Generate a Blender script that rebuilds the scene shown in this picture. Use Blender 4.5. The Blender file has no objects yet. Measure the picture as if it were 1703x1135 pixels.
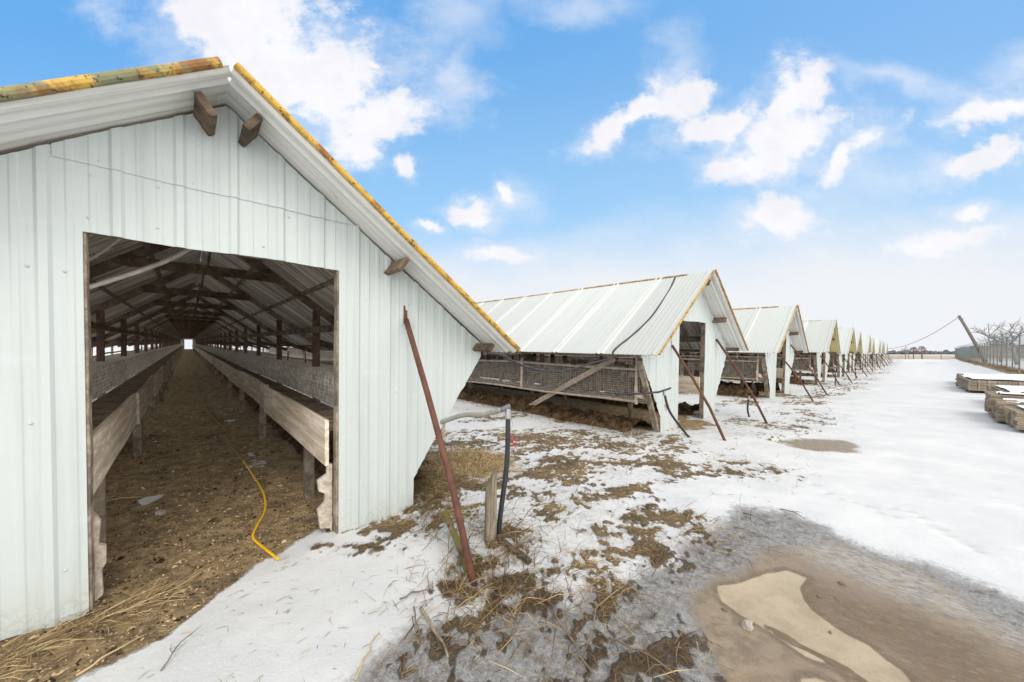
import bpy, math, random
import numpy as np
random.seed(7); rng = np.random.default_rng(7)
scene = bpy.context.scene
COL = scene.collection

# ------------------------------------------------------------------ camera
FPX, PPX, PPY = 599.278, 851.5, 594.42
YAW, PITCH, ROLL = [math.radians(a) for a in (42.0354, -.561, -.0275)]
CAM = np.array([-.2039, -3.1577, 1.5])
_f = np.array([math.sin(YAW), math.cos(YAW), 0.]); _r = np.array([math.cos(YAW), -math.sin(YAW), 0.]); _u = np.array([0, 0, 1.])
FW = math.cos(PITCH)*_f + math.sin(PITCH)*_u; _u2 = math.cos(PITCH)*_u - math.sin(PITCH)*_f
RT = math.cos(ROLL)*_r + math.sin(ROLL)*_u2; UP = math.cos(ROLL)*_u2 - math.sin(ROLL)*_r
from mathutils import Matrix, Vector
cam = bpy.data.objects.new('camera', bpy.data.cameras.new('camera')); COL.objects.link(cam)
m = Matrix.Identity(4)
for i in range(3):
    m[i][0], m[i][1], m[i][2], m[i][3] = RT[i], UP[i], -FW[i], CAM[i]
cam.matrix_world = m
cam.data.sensor_width = 36; cam.data.lens = FPX/1703*36
cam.data.shift_y = (PPY-567.5)/1703
cam.data.clip_start = .05; cam.data.clip_end = 9000
scene.camera = cam
SL = .0239                       # the sheds climb gently away from the road
def ray(px, py): return FW + RT*(px-PPX)/FPX + UP*(PPY-py)/FPX
def gp(px, py, z=0.):            # a place on the ground
    d = ray(px, py); den = d[2]; P = CAM + d*(z-CAM[2])/den
    if P[1] > 0:
        t = (z+SL*CAM[1]-CAM[2])/(d[2]-SL*d[1]); P = CAM + d*t
    return P
def gx(px, py, X): d = ray(px, py); return CAM + d*(X-CAM[0])/d[0]
def gy(px, py, Y): d = ray(px, py); return CAM + d*(Y-CAM[1])/d[1]

# ------------------------------------------------------------------ numeric noise
def _h(ix, iy, s):
    n = (ix.astype(np.int64)*374761393 + iy.astype(np.int64)*668265263 + s*982451653) & 0x7fffffff
    n = ((n ^ (n >> 13))*1274126177) & 0x7fffffff
    return ((n ^ (n >> 16)) & 0xffff)/65535.
def vnoise(x, y, s=0):
    ix, iy = np.floor(x), np.floor(y); fx, fy = x-ix, y-iy
    fx, fy = fx*fx*(3-2*fx), fy*fy*(3-2*fy)
    a, b, c, d = _h(ix, iy, s), _h(ix+1, iy, s), _h(ix, iy+1, s), _h(ix+1, iy+1, s)
    return (a*(1-fx)+b*fx)*(1-fy) + (c*(1-fx)+d*fx)*fy
def fbm(x, y, s=0, o=5, g=.5):
    v = 0; a = 1; t = 0
    for i in range(o):
        v = v+a*vnoise(x*2**i, y*2**i, s+i*17); t += a; a *= g
    return v/t
def sst(a, b, x): t = np.clip((x-a)/(b-a), 0, 1); return t*t*(3-2*t)
def sdf(poly, x, y):             # signed distance, positive inside
    P = np.array(poly)[:, :2]; n = len(P); d = np.full(x.shape, 1e9); ins = np.zeros(x.shape, bool)
    for i in range(n):
        a, b = P[i], P[(i+1) % n]; e = b-a; wx, wy = x-a[0], y-a[1]
        t = np.clip((wx*e[0]+wy*e[1])/(e@e), 0, 1)
        d = np.minimum(d, (wx-e[0]*t)**2+(wy-e[1]*t)**2)
        c = ((a[1] > y) != (b[1] > y)) & (x < (b[0]-a[0])*(y-a[1])/(b[1]-a[1]+1e-12)+a[0]); ins ^= c
    return np.where(ins, 1, -1)*np.sqrt(d)

# ------------------------------------------------------------------ materials
def sc(r, g, b): return tuple((c/12.92 if c <= .04045 else ((c+.055)/1.055)**2.4) for c in (r/255, g/255, b/255))
class NT:
    def __init__(s, name):
        s.m = bpy.data.materials.new(name); s.m.use_nodes = True; s.t = s.m.node_tree; s.n = s.t.nodes; s.b = s.n['Principled BSDF']
        s.tc = s.n.new('ShaderNodeTexCoord')
    def link(s, a, b): s.t.links.new(a, b)
    def val(s, v, sock):
        if hasattr(v, 'is_linked'): s.link(v, sock)
        else: sock.default_value = v
    def mapping(s, scale=(1, 1, 1), loc=(0, 0, 0), rot=(0, 0, 0), src='Object'):
        n = s.n.new('ShaderNodeMapping'); s.link(s.tc.outputs[src], n.inputs[0]); n.inputs['Scale'].default_value = scale
        n.inputs['Location'].default_value = loc; n.inputs['Rotation'].default_value = rot; return n.outputs[0]
    def noise(s, vec, scale=5, detail=4, rough=.55, dist=0):
        n = s.n.new('ShaderNodeTexNoise'); s.link(vec, n.inputs['Vector']); n.inputs['Scale'].default_value = scale
        n.inputs['Detail'].default_value = detail; n.inputs['Roughness'].default_value = rough; n.inputs['Distortion'].default_value = dist
        return n.outputs[0]
    def math(s, op, a, b=0., c=0.):
        n = s.n.new('ShaderNodeMath'); n.operation = op
        s.val(a, n.inputs[0]); s.val(b, n.inputs[1]); s.val(c, n.inputs[2]); return n.outputs[0]
    def step(s, v, a, b, to0=0., to1=1.):
        n = s.n.new('ShaderNodeMapRange'); n.interpolation_type = 'SMOOTHSTEP'; s.val(v, n.inputs[0])
        n.inputs[1].default_value = a; n.inputs[2].default_value = b; n.inputs[3].default_value = to0; n.inputs[4].default_value = to1
        return n.outputs[0]
    def mix(s, f, a, b, blend='MIX'):
        n = s.n.new('ShaderNodeMix'); n.data_type = 'RGBA'; n.blend_type = blend; s.val(f, n.inputs[0])
        for v, k in ((a, 6), (b, 7)): s.val(v if hasattr(v, 'is_linked') else (*v, 1), n.inputs[k])
        return n.outputs[2]
    def bump(s, h, strength=.3, dist=.01):
        n = s.n.new('ShaderNodeBump'); s.link(h, n.inputs['Height']); n.inputs['Strength'].default_value = strength; n.inputs['Distance'].default_value = dist
        s.link(n.outputs[0], s.b.inputs['Normal'])
    def attr(s, name): n = s.n.new('ShaderNodeAttribute'); n.attribute_name = name; return n
    def rand(s): n = s.n.new('ShaderNodeObjectInfo'); return n.outputs['Random']
    def out(s, col, rough=.6, metal=0., spec=.5):
        s.val(col if hasattr(col, 'is_linked') else (*col, 1), s.b.inputs['Base Color']); s.val(rough, s.b.inputs['Roughness'])
        s.val(metal, s.b.inputs['Metallic']); s.b.inputs['Specular IOR Level'].default_value = spec; return s.m
def sepxyz(k, vec):
    n = k.n.new('ShaderNodeSeparateXYZ'); k.link(vec, n.inputs[0]); return n.outputs

def m_siding():
    k = NT('white painted steel siding'); o = k.mapping()
    st = k.noise(k.mapping((14, 14, .55)), 1, 5, .6); sp = k.noise(o, 3.2, 6, .6); fine = k.noise(o, 60, 3)
    c = k.mix(k.step(st, .45, .8), (.49, .535, .52), (.43, .47, .45))
    c = k.mix(k.step(sp, .6, .85, 0, .5), c, (.48, .52, .475)); c = k.mix(k.step(fine, .6, .8, 0, .15), c, (.45, .45, .40))
    run = k.math('MULTIPLY', k.step(k.noise(k.mapping((30, 30, .8), (4, 0, 1)), 1, 4, .6), .66, .78), k.step(k.noise(o, 1.1, 3, .5), .5, .66)); c = k.mix(k.math('MULTIPLY', run, .5), c, (.40, .30, .20))
    x_, y_, z_ = sepxyz(k, o); spl = k.math('MULTIPLY', k.step(k.math('ADD', z_, k.math('MULTIPLY', k.noise(o, 7, 6, .7), .55)), .30, .52, 1, 0), k.step(k.noise(o, 40, 5, .7), .42, .62)); c = k.mix(k.math('MULTIPLY', spl, .28), c, (.30, .24, .17))
    scr = k.step(k.noise(k.mapping((5, 5, 60), rot=(0, .5, 0)), 1.5, 3, .5), .70, .74, 0, .35); c = k.mix(scr, c, (.40, .42, .40))
    # chalky white bloom where the paint has weathered
    c = k.mix(k.step(k.noise(k.mapping((2, 2, 5)), 1.3, 5, .65), .52, .75, 0, .45), c, (.54, .58, .58))
    k.bump(k.noise(o, 2.2, 2), .08, .05); return k.out(c, k.step(sp, .3, .7, .42, .6), 0, .4)
def m_roof():
    k = NT('white weathered roofing steel'); o = k.mapping(); x, y, z = sepxyz(k, o)
    n = k.n.new('ShaderNodeTexWhiteNoise'); n.noise_dimensions = '1D'
    sheet = k.math('FLOOR', k.math('MULTIPLY', k.math('ADD', y, .41), 1/1.08)); k.link(k.math('ADD', sheet, k.math('MULTIPLY', k.rand(), 50)), n.inputs['W'])
    st = k.noise(k.mapping((.5, 9, .5)), 1, 5, .65); st2 = k.noise(k.mapping((.9, 30, .9)), 1, 4, .6); bl = k.noise(o, 1.6, 6, .6)
    c = k.mix(n.outputs[0], (.525, .555, .54), (.42, .445, .425))
    c = k.mix(k.step(st, .42, .75, 0, .8), c, (.46, .475, .45)); c = k.mix(k.step(st2, .55, .8, 0, .5), c, (.64, .67, .66))
    c = k.mix(k.step(bl, .55, .8, 0, .55), c, (.42, .46, .41)); fr = k.math('FRACT', k.math('MULTIPLY', k.math('ADD', y, .41), 1/1.08))
    c = k.mix(k.step(k.math('ABSOLUTE', k.math('SUBTRACT', fr, .5)), .43, .47, 0, .45), c, (.60, .63, .625))
    return k.out(c, .5, 0, .4)
def m_soffit(yellow=False):
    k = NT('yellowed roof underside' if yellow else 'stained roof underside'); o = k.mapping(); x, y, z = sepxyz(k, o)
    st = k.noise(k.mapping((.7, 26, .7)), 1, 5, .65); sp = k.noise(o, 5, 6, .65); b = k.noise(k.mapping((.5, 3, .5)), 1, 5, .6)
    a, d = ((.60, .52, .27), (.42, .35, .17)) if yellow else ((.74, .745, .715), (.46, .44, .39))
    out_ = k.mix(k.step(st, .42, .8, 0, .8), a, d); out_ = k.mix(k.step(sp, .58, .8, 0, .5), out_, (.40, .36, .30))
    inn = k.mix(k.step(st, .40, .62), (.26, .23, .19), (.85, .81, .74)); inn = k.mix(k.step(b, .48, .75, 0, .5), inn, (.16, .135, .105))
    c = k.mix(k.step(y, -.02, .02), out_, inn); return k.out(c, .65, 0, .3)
def m_wood(name, base, dark, scale=1., axis=(2, 2, 2), moss=None):
    k = NT(name); o = k.mapping(tuple(a*scale for a in axis)); g = k.noise(o, 3, 8, .7, .6); sp = k.noise(k.mapping(), 9, 6, .65); f = k.noise(k.mapping(), 90, 3, .6)
    c = k.mix(k.step(g, .35, .68), dark, base); c = k.mix(k.step(sp, .5, .75, 0, .65), c, dark); c = k.mix(k.step(f, .5, .8, 0, .4), c, tuple(v*.5 for v in dark))
    if moss: c = k.mix(k.step(k.noise(k.mapping(), 6, 5, .7), .42, .62), c, moss)
    n = k.math('MULTIPLY_ADD', k.rand(), .5, .75); c = k.mix(1., c, (1, 1, 1), 'MULTIPLY')
    h = k.n.new('ShaderNodeHueSaturation'); k.link(n, h.inputs['Value']); k.link(c, h.inputs['Color'])
    k.bump(k.math('ADD', g, f), .35, .006); return k.out(h.outputs[0], .85, 0, .2)
def m_trim(green=True):
    k = NT('yellow rusted rake trim'); o = k.mapping(); x, y, z = sepxyz(k, o)
    n1 = k.noise(o, 5, 7, .7); n2 = k.noise(o, 34, 5, .7); n3 = k.noise(k.mapping((1.6, 1.6, 1.6), (3.1, 0, 0)), 1.6, 5, .6)
    left = k.step(x, -.02, .02, 1, 0)
    c = k.mix(k.step(n3, .44, .52), (.55, .36, .08), (.20, .215, .12)); c = k.mix(left, (.56, .35, .065), c) if green else k.mix(left, (.40, .265, .09), (.40, .265, .09))
    c = k.mix(k.step(n1, .48, .60, 0, .9), c, (.25, .105, .03)); c = k.mix(k.step(n2, .565, .63, 0, .95), c, (.06, .035, .02))
    k.bump(n2, .3, .01); return k.out(c, .7, 0, .3)
def m_rust():
    k = NT('rusty pipe steel'); o = k.mapping(); a = k.noise(o, 7, 8, .7); b = k.noise(o, 70, 5, .7)
    c = k.mix(k.step(a, .35, .65), (.085, .036, .026), (.15, .066, .042)); c = k.mix(k.step(b, .55, .72, 0, .6), c, (.055, .025, .018))
    k.bump(b, .3, .004); return k.out(c, .75, 0, .3)
def m_plain(name, col, rough=.6, var=.3, metal=0., sc_=12):
    k = NT(name); o = k.mapping(); a = k.noise(o, sc_, 6, .65)
    c = k.mix(k.step(a, .3, .75), tuple(v*(1-var) for v in col), tuple(min(1, v*(1+var*.6)) for v in col)); k.bump(a, .12, .01); return k.out(c, rough, metal)
def m_blade():
    k = NT('dead grass'); a = k.attr('tint'); r = k.n.new('ShaderNodeValToRGB'); k.link(a.outputs['Fac'], r.inputs[0])
    e = r.color_ramp.elements; e[0].color = (.055, .036, .02, 1); e[1].color = (.56, .43, .24, 1)
    for p, c in ((.3, (.15, .10, .05, 1)), (.65, (.33, .235, .115, 1))): q = e.new(p); q.color = c
    return k.out(r.outputs[0], .8, 0, .2)
def m_snow():
    k = NT('snow'); o = k.mapping(); a = k.noise(o, 2, 5, .6); b = k.noise(o, 140, 3, .6)
    c = k.mix(k.step(a, .35, .7), (.68, .70, .72), (.75, .76, .765)); k.bump(k.math('ADD', k.noise(o, 18, 5, .65), k.math('MULTIPLY', b, .3)), .25, .02)
    return k.out(c, .6, 0, .3)
def m_ground():
    k = NT('snowy ground'); o = k.mapping()
    A = lambda n: k.attr(n).outputs['Fac']
    n1 = k.noise(o, 9, 8, .68); n2 = k.noise(o, 55, 6, .7); n3 = k.noise(o, 1.3, 6, .6); n4 = k.noise(o, 230, 3, .6); n5 = k.noise(o, 22, 7, .72)
    str_ = k.noise(k.mapping((20, 85, 20), rot=(0, 0, .7)), 1, 6, .7); str2 = k.noise(k.mapping((85, 18, 20), rot=(0, 0, .3)), 1, 6, .7)
    snow = k.mix(k.step(n3, .35, .7), (.565, .58, .59), (.64, .645, .645)); snow = k.mix(k.step(n5, .60, .8, 0, .35), snow, (.62, .60, .57))
    soil = k.mix(k.step(n1, .36, .66), (.13, .088, .045), (.40, .28, .145)); soil = k.mix(k.step(n2, .46, .72), soil, (.47, .35, .19)); soil = k.mix(k.step(n4, .60, .72, 0, .85), soil, (.70, .56, .36))
    soil = k.mix(k.step(str_, .63, .74, 0, .7), soil, (.46, .34, .18)); soil = k.mix(k.step(n3, .52, .72, 0, .72), soil, (.085, .062, .042)); soil = k.mix(k.step(k.noise(o, 3.4, 6, .65), .54, .68, 0, .75), soil, (.07, .05, .034)); soil = k.mix(k.step(n5, .62, .70, 0, .6), soil, (.52, .42, .28))
    gr = k.mix(k.step(str_, .35, .66), (.11, .078, .045), (.33, .25, .145)); gr = k.mix(k.step(str2, .56, .7, 0, .7), gr, (.33, .25, .15)); gr = k.mix(k.step(n5, .52, .72, 0, .8), gr, (.07, .045, .025))
    ice = k.mix(k.step(n5, .32, .68), (.125, .118, .11), (.32, .32, .318)); ice = k.mix(k.step(n2, .46, .68, 0, .55), ice, (.46, .465, .468)); ice = k.mix(k.step(n4, .50, .62, 0, .7), ice, (.13, .115, .10)); ice = k.mix(k.step(n4, .40, .30, 0, .6), ice, (.52, .525, .53))
    ice = k.mix(k.step(str2, .6, .74, 0, .6), ice, (.11, .088, .065)); ice = k.mix(k.step(n1, .5, .66, 0, .8), ice, (.10, .075, .05))
    mud = k.mix(k.step(n1, .32, .7), (.175, .13, .08), (.30, .235, .16)); mud = k.mix(k.step(n4, .55, .72, 0, .5), mud, (.32, .26, .2)); mud = k.mix(k.step(n3, .45, .65, 0, .7), mud, (.235, .175, .12)); mud = k.mix(k.step(A('dry'), .01, .3, 0, .65), mud, (.12, .082, .045)); mud = k.mix(k.math('MULTIPLY', A('wet'), k.step(n5, .25, .6, .6, 1.)), mud, (.15, .10, .048)); mud = k.mix(k.math('MULTIPLY', A('frost'), k.step(str2, .42, .62)), mud, (.40, .40, .39)); mud = k.mix(k.step(n5, .62, .74, 0, .55), mud, (.10, .078, .056)); mud = k.mix(k.step(str2, .5, .68, 0, .55), mud, (.30, .255, .2))
    dry = k.mix(k.step(n1, .3, .7), (.33, .262, .178), (.43, .355, .25)); dry = k.mix(k.step(n4, .54, .7, 0, .6), dry, (.27, .21, .145)); dry = k.mix(k.step(n3, .4, .7, 0, .5), dry, (.46, .39, .29)); dry = k.mix(k.step(n5, .56, .70, 0, .55), dry, (.27, .205, .135)); dry = k.mix(k.step(n4, .66, .74, 0, .7), dry, (.15, .115, .08)); dry = k.mix(k.step(n2, .66, .74, 0, .45), dry, (.25, .2, .13))
    def edge(att, amp, w, ns=n5, ns2=n2):
        v = k.math('ADD', A(att), k.math('MULTIPLY', k.math('SUBTRACT', ns, .5), amp)); v = k.math('ADD', v, k.math('MULTIPLY', k.math('SUBTRACT', ns2, .5), amp*.6))
        return k.step(v, .5-w, .5+w)
    stub = k.mix(k.step(str_, .3, .7), (.34, .28, .19), (.50, .43, .32))
    th = k.math('MULTIPLY', A('thin'), k.step(k.math('ADD', k.math('MULTIPLY', n5, .6), k.math('MULTIPLY', n1, .5)), .48, .66))
    snow = k.mix(k.math('MULTIPLY', th, .6), snow, (.40, .375, .34)); snow = k.mix(k.math('MULTIPLY', A('thin'), k.step(n2, .60, .68, 0, .8)), snow, (.20, .155, .11)); snow = k.mix(k.step(n4, .70, .76, 0, .35), snow, (.35, .32, .29))
    c = snow
    c = k.mix(edge('field', .3, .12), c, stub)
    fi = edge('ice', .9, .22); c = k.mix(fi, c, ice)
    fm = edge('mud', .6, .2); c = k.mix(fm, c, mud)
    fd = edge('dry', .16, .06); c = k.mix(fd, c, dry)
    fg = edge('grass', .9, .16); gr = k.mix(k.math('MULTIPLY', A('ice'), .75), gr, k.mix(k.step(n5, .4, .62), (.045, .030, .017), (.15, .105, .06))); c = k.mix(fg, c, gr)
    fs = edge('soil', .35, .07); c = k.mix(fs, c, soil)
    fw = k.math('MULTIPLY', fm, k.math('SUBTRACT', 1., fd))
    ro = k.math('MULTIPLY_ADD', k.math('MULTIPLY', fw, k.step(n1, .35, .62, 1, .3)), -.56, .75); ro = k.math('MULTIPLY_ADD', fi, -.12, ro)
    hh = k.math('ADD', k.math('MULTIPLY', n5, .6), k.math('ADD', k.math('MULTIPLY', n4, .18), k.math('MULTIPLY', n2, .35)))
    hh = k.math('ADD', hh, k.math('MULTIPLY', fg, k.math('MULTIPLY', str_, .8)))
    hh = k.math('MULTIPLY', hh, k.math('MULTIPLY_ADD', k.math('MAXIMUM', fs, fg), .75, k.math('MULTIPLY_ADD', k.math('MAXIMUM', fm, fd), -.12, .25)))
    k.bump(hh, .9, .035); return k.out(c, ro, 0, .35)

M = dict(bark_pale=m_plain('pale distant bark', (.27, .245, .23), .9, .3), siding=m_siding(), roof=m_roof(), soffit=m_soffit(), soffit_y=m_soffit(True), trim=m_trim(), trim_y=m_trim(False), trim_w=m_plain('dull pale trim', (.50, .48, .40), .7, .4), rust=m_rust(), snow=m_snow(), ground=m_ground(), blade=m_blade(),
    wood=m_wood('weathered grey wood', (.36, .30, .235), (.13, .10, .075)), wood_slat=m_wood('dark cage boards', (.17, .125, .085), (.05, .037, .027)), wood_post=m_wood('split post wood', (.40, .35, .27), (.15, .12, .085), 1, (9, 9, .7)), wood_dark=m_wood('dirty dark timber', (.33, .27, .20), (.13, .10, .075)),
    wood_pale=m_wood('pale rail wood', (.60, .50, .41), (.36, .29, .23)), wood_brown=m_wood('brown block wood', (.22, .16, .11), (.07, .05, .036)),
    wood_red=m_wood('reddish timber', (.24, .14, .11), (.10, .07, .055)), wood_moss=m_wood('mossy plank wood', (.24, .19, .11), (.08, .065, .035), moss=(.17, .155, .045)),
    lumber=m_wood('stacked lumber', (.40, .33, .25), (.19, .15, .11), 1, (6, .4, 6)), trough=m_wood('pale feed board', (.78, .72, .62), (.46, .38, .29), 1, (5, .35, 5)),
    wire=m_plain('dirty galvanised wire', (.42, .40, .36), .6, .4), wire_dark=m_plain('dusty cage wire', (.60, .56, .49), .8, .5), black=m_plain('black rubber hose', (.022, .023, .027), .45), grey=m_plain('grey hose', (.33, .32, .28), .55, .25),
    steel=m_plain('clamp steel', (.45, .45, .45), .35, .2, .9), dgrey=m_plain('dark grey fitting', (.12, .13, .14), .5, .3), red=m_plain('red wire', (.45, .03, .05), .5, .2), yellow_dirty=m_plain('dirty cord', (.36, .24, .07), .8, .5), yellow=m_plain('yellow cord', (.80, .47, .01), .45, .12), manure=None,
    stone=m_plain('stone', (.38, .35, .31), .85, .4, 0, 25), bark=m_plain('bark', (.185, .155, .13), .9, .4), twig=m_plain('twig wood', (.23, .165, .105), .85, .5), straw=m_plain('straw', (.50, .38, .22), .8, .35),
    galv=m_plain('galvanised fence steel', (.15, .175, .175), .7, .25, 0.), barn=m_plain('tan barn siding', (.36, .27, .20), .8, .2, 0, 2), barn_grey=m_plain('grey barn wall', (.30, .30, .30), .8, .2, 0, 2), barn_roof=m_plain('barn roof', (.5, .5, .5), .7, .2),
    needle=m_plain('dead needle foliage', (.20, .145, .095), .9, .5), wood_far=m_plain('distant bare trees', (.105, .105, .125), .95, .3, 0, .3), white_pipe=m_plain('dusty white pipe', (.60, .56, .49), .5, .25))
def m_manure():
    k = NT('manure heap'); o = k.mapping(); a = k.noise(o, 6, 8, .7); b = k.noise(o, 45, 5, .7)
    c = k.mix(k.step(a, .38, .62), (.022, .014, .009), (.13, .082, .043)); c = k.mix(k.step(b, .55, .70, 0, .8), c, (.27, .185, .095)); k.bump(k.math('ADD', a, b), .8, .04); return k.out(c, .95, 0, .15)
M['manure'] = m_manure()

# ------------------------------------------------------------------ mesh helpers
class MB:
    def __init__(s): s.v = []; s.f = []; s.mi = []
    def add(s, vs, fs, mi=0):
        b = len(s.v); s.v += [tuple(map(float, v)) for v in vs]; s.f += [tuple(b+i for i in f) for f in fs]; s.mi += [mi]*len(fs)
    def box(s, c, d, mi=0):
        x, y, z = c; a, b, e = d[0]/2, d[1]/2, d[2]/2
        s.add([(x+i*a, y+j*b, z+k*e) for i in (-1, 1) for j in (-1, 1) for k in (-1, 1)], [(0, 1, 3, 2), (4, 6, 7, 5), (0, 4, 5, 1), (2, 3, 7, 6), (0, 2, 6, 4), (1, 5, 7, 3)], mi)
    def bar(s, p, q, w, h, upv=(0, 0, 1), bev=0., segs=1, jit=0., mi=0):
        p, q = np.array(p, float), np.array(q, float); d = q-p; d /= np.linalg.norm(d); upv = np.array(upv, float)
        x = np.cross(d, upv); x /= np.linalg.norm(x); y = np.cross(x, d)
        if bev: prof = [(w/2-bev, -h/2), (w/2, -h/2+bev), (w/2, h/2-bev), (w/2-bev, h/2), (-w/2+bev, h/2), (-w/2, h/2-bev), (-w/2, -h/2+bev), (-w/2+bev, -h/2)]
        else: prof = [(w/2, -h/2), (w/2, h/2), (-w/2, h/2), (-w/2, -h/2)]
        n = len(prof); vs = []
        for i in range(segs+1):
            c = p+(q-p)*i/segs+(rng.normal(0, jit, 3) if jit else 0); vs += [c+x*a+y*b for a, b in prof]
        fs = [tuple(range(n))[::-1], tuple(range(segs*n, segs*n+n))]
        for i in range(segs):
            for j in range(n): a = i*n+j; b = i*n+(j+1) % n; fs.append((a, b, b+n, a+n))
        s.add(vs, fs, mi)
    def tube(s, path, r, n=8, mi=0):
        P = [np.array(p, float) for p in path]; R = r if hasattr(r, '__len__') else [r]*len(P); vs = []; x = None
        for i, p in enumerate(P):
            d = P[min(i+1, len(P)-1)]-P[max(i-1, 0)]; d /= np.linalg.norm(d)+1e-12
            if x is None: x = np.cross(d, (0, 0, 1) if abs(d[2]) < .9 else (1, 0, 0))
            x = x-d*(x@d); x /= np.linalg.norm(x)+1e-12; y = np.cross(d, x)
            vs += [p+R[i]*(x*math.cos(2*math.pi*j/n)+y*math.sin(2*math.pi*j/n)) for j in range(n)]
        fs = [tuple(range(n))[::-1], tuple(range(len(P)*n-n, len(P)*n))]
        for i in range(len(P)-1):
            for j in range(n): a = i*n+j; b = i*n+(j+1) % n; fs.append((a, b, b+n, a+n))
        s.add(vs, fs, mi)
    def mesh(s, name, mats, smooth=False):
        me = bpy.data.meshes.new(name); me.from_pydata(s.v, [], s.f)
        for m_ in (mats if isinstance(mats, (list, tuple)) else [mats]): me.materials.append(m_)
        if any(s.mi): me.polygons.foreach_set('material_index', s.mi)
        if smooth: me.polygons.foreach_set('use_smooth', [True]*len(s.f))
        me.update(); return me
    def build(s, name, mats, parent=None, smooth=False): return link(name, s.mesh(name, mats, smooth), parent)
def link(name, data, parent=None, loc=None):
    o = bpy.data.objects.new(name, data); COL.objects.link(o)
    if parent: o.parent = parent
    if loc is not None: o.location = loc
    return o
def thing(name, loc, label, cat, group=None, data=None):
    o = link(name, data, None, loc); o['label'] = label; o['category'] = cat
    if group: o['group'] = group
    return o
def tag(o, label, cat, group=None):
    o['label'] = label; o['category'] = cat
    if group: o['group'] = group
    return o
def copy_tree(o, parent=None):
    c = o.copy(); COL.objects.link(c)
    if parent: c.parent = parent
    for ch in list(o.children): copy_tree(ch, c)
    return c
def spline(pts, n=8):
    P = [np.array(p, float) for p in pts]; out = []
    for i in range(len(P)-1):
        a, b, c, d = P[max(i-1, 0)], P[i], P[i+1], P[min(i+2, len(P)-1)]
        for j in range(n):
            t = j/n; out.append(.5*((2*b)+(c-a)*t+(2*a-5*b+4*c-d)*t*t+(3*b-a-3*c+d)*t**3))
    return out+[P[-1]]

# ------------------------------------------------------------------ shed dimensions
SP = 7.7741; DL, DR, DZ = -.6329, .713, 2.179; WBX, WBZ = 1.3729, .32; FLX, FLZ = 2.152, 1.479
RZ, OV, EX, EZ = 3.185, .4108, 2.3146, 1.525; RS = (RZ-EZ)/EX; LEN = 105.; BAY = 3.05; Y0 = 3.12
def soff(x): return RZ-.03-RS*abs(x)
def lowz(x): a = abs(x); return 0. if a <= WBX else (WBZ+(a-WBX)/(FLX-WBX)*(FLZ-WBZ))

def rib_profile(x0, x1, per=.27, ph=.04):
    pts = {}
    k0 = int(math.floor((x0-ph)/per))-1
    for k in range(k0, int((x1-ph)/per)+2):
        b = ph+k*per
        for dx, h in ((-.03, 0), (-.015, .014), (.015, .014), (.03, 0), (.075, 0), (.083, .004), (.102, .004), (.11, 0), (.16, 0), (.168, .004), (.187, .004), (.195, 0)):
            x = b+dx
            if x0 <= x <= x1: pts[round(x, 4)] = h
    return pts
def siding(x0, x1, lo, hi, yb=0., crit=(), seed=0, jag=0., ph=.04):
    pr = rib_profile(x0, x1, ph=ph); xs = sorted(pr)
    for c in list(crit)+[x0, x1]:
        if x0 <= c <= x1: pr.setdefault(round(c, 4), float(np.interp(c, xs, [pr[x] for x in xs])) if xs else 0.)
    xs = sorted(pr); b = MB(); NR = 9; vs = []
    for x in xs:
        l, h = lo(x), hi(x); j = jag*(vnoise(np.array([x*9.]), np.array([seed*3.1]))[0]-.5)
        for r in range(NR):
            z = l+j*(1-r/(NR-1))+(h-l)*r/(NR-1)
            w = (fbm(np.array([x*1.7]), np.array([z*1.4]), seed, 2)[0]-.5)*.016
            vs.append((x, yb-pr[x]-w*.5, z))
    fs = [(i*NR+r, (i+1)*NR+r, (i+1)*NR+r+1, i*NR+r+1) for i in range(len(xs)-1) for r in range(NR-1)]
    b.add(vs, fs); return b
def screws(b, pts):
    for x, z in pts:
        vs = [(x+.004*math.cos(a), -.007, z+.004*math.sin(a)) for a in np.arange(6)*math.pi/3]+[(x, -.010, z)]
        vs = [(x+.007*math.cos(a), -.001, z+.007*math.sin(a)) for a in np.arange(6)*math.pi/3]+vs
        b.add(vs, [(i, (i+1) % 6, 6+(i+1) % 6, 6+i) for i in range(6)]+[(6+i, 6+(i+1) % 6, 12) for i in range(6)])

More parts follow.
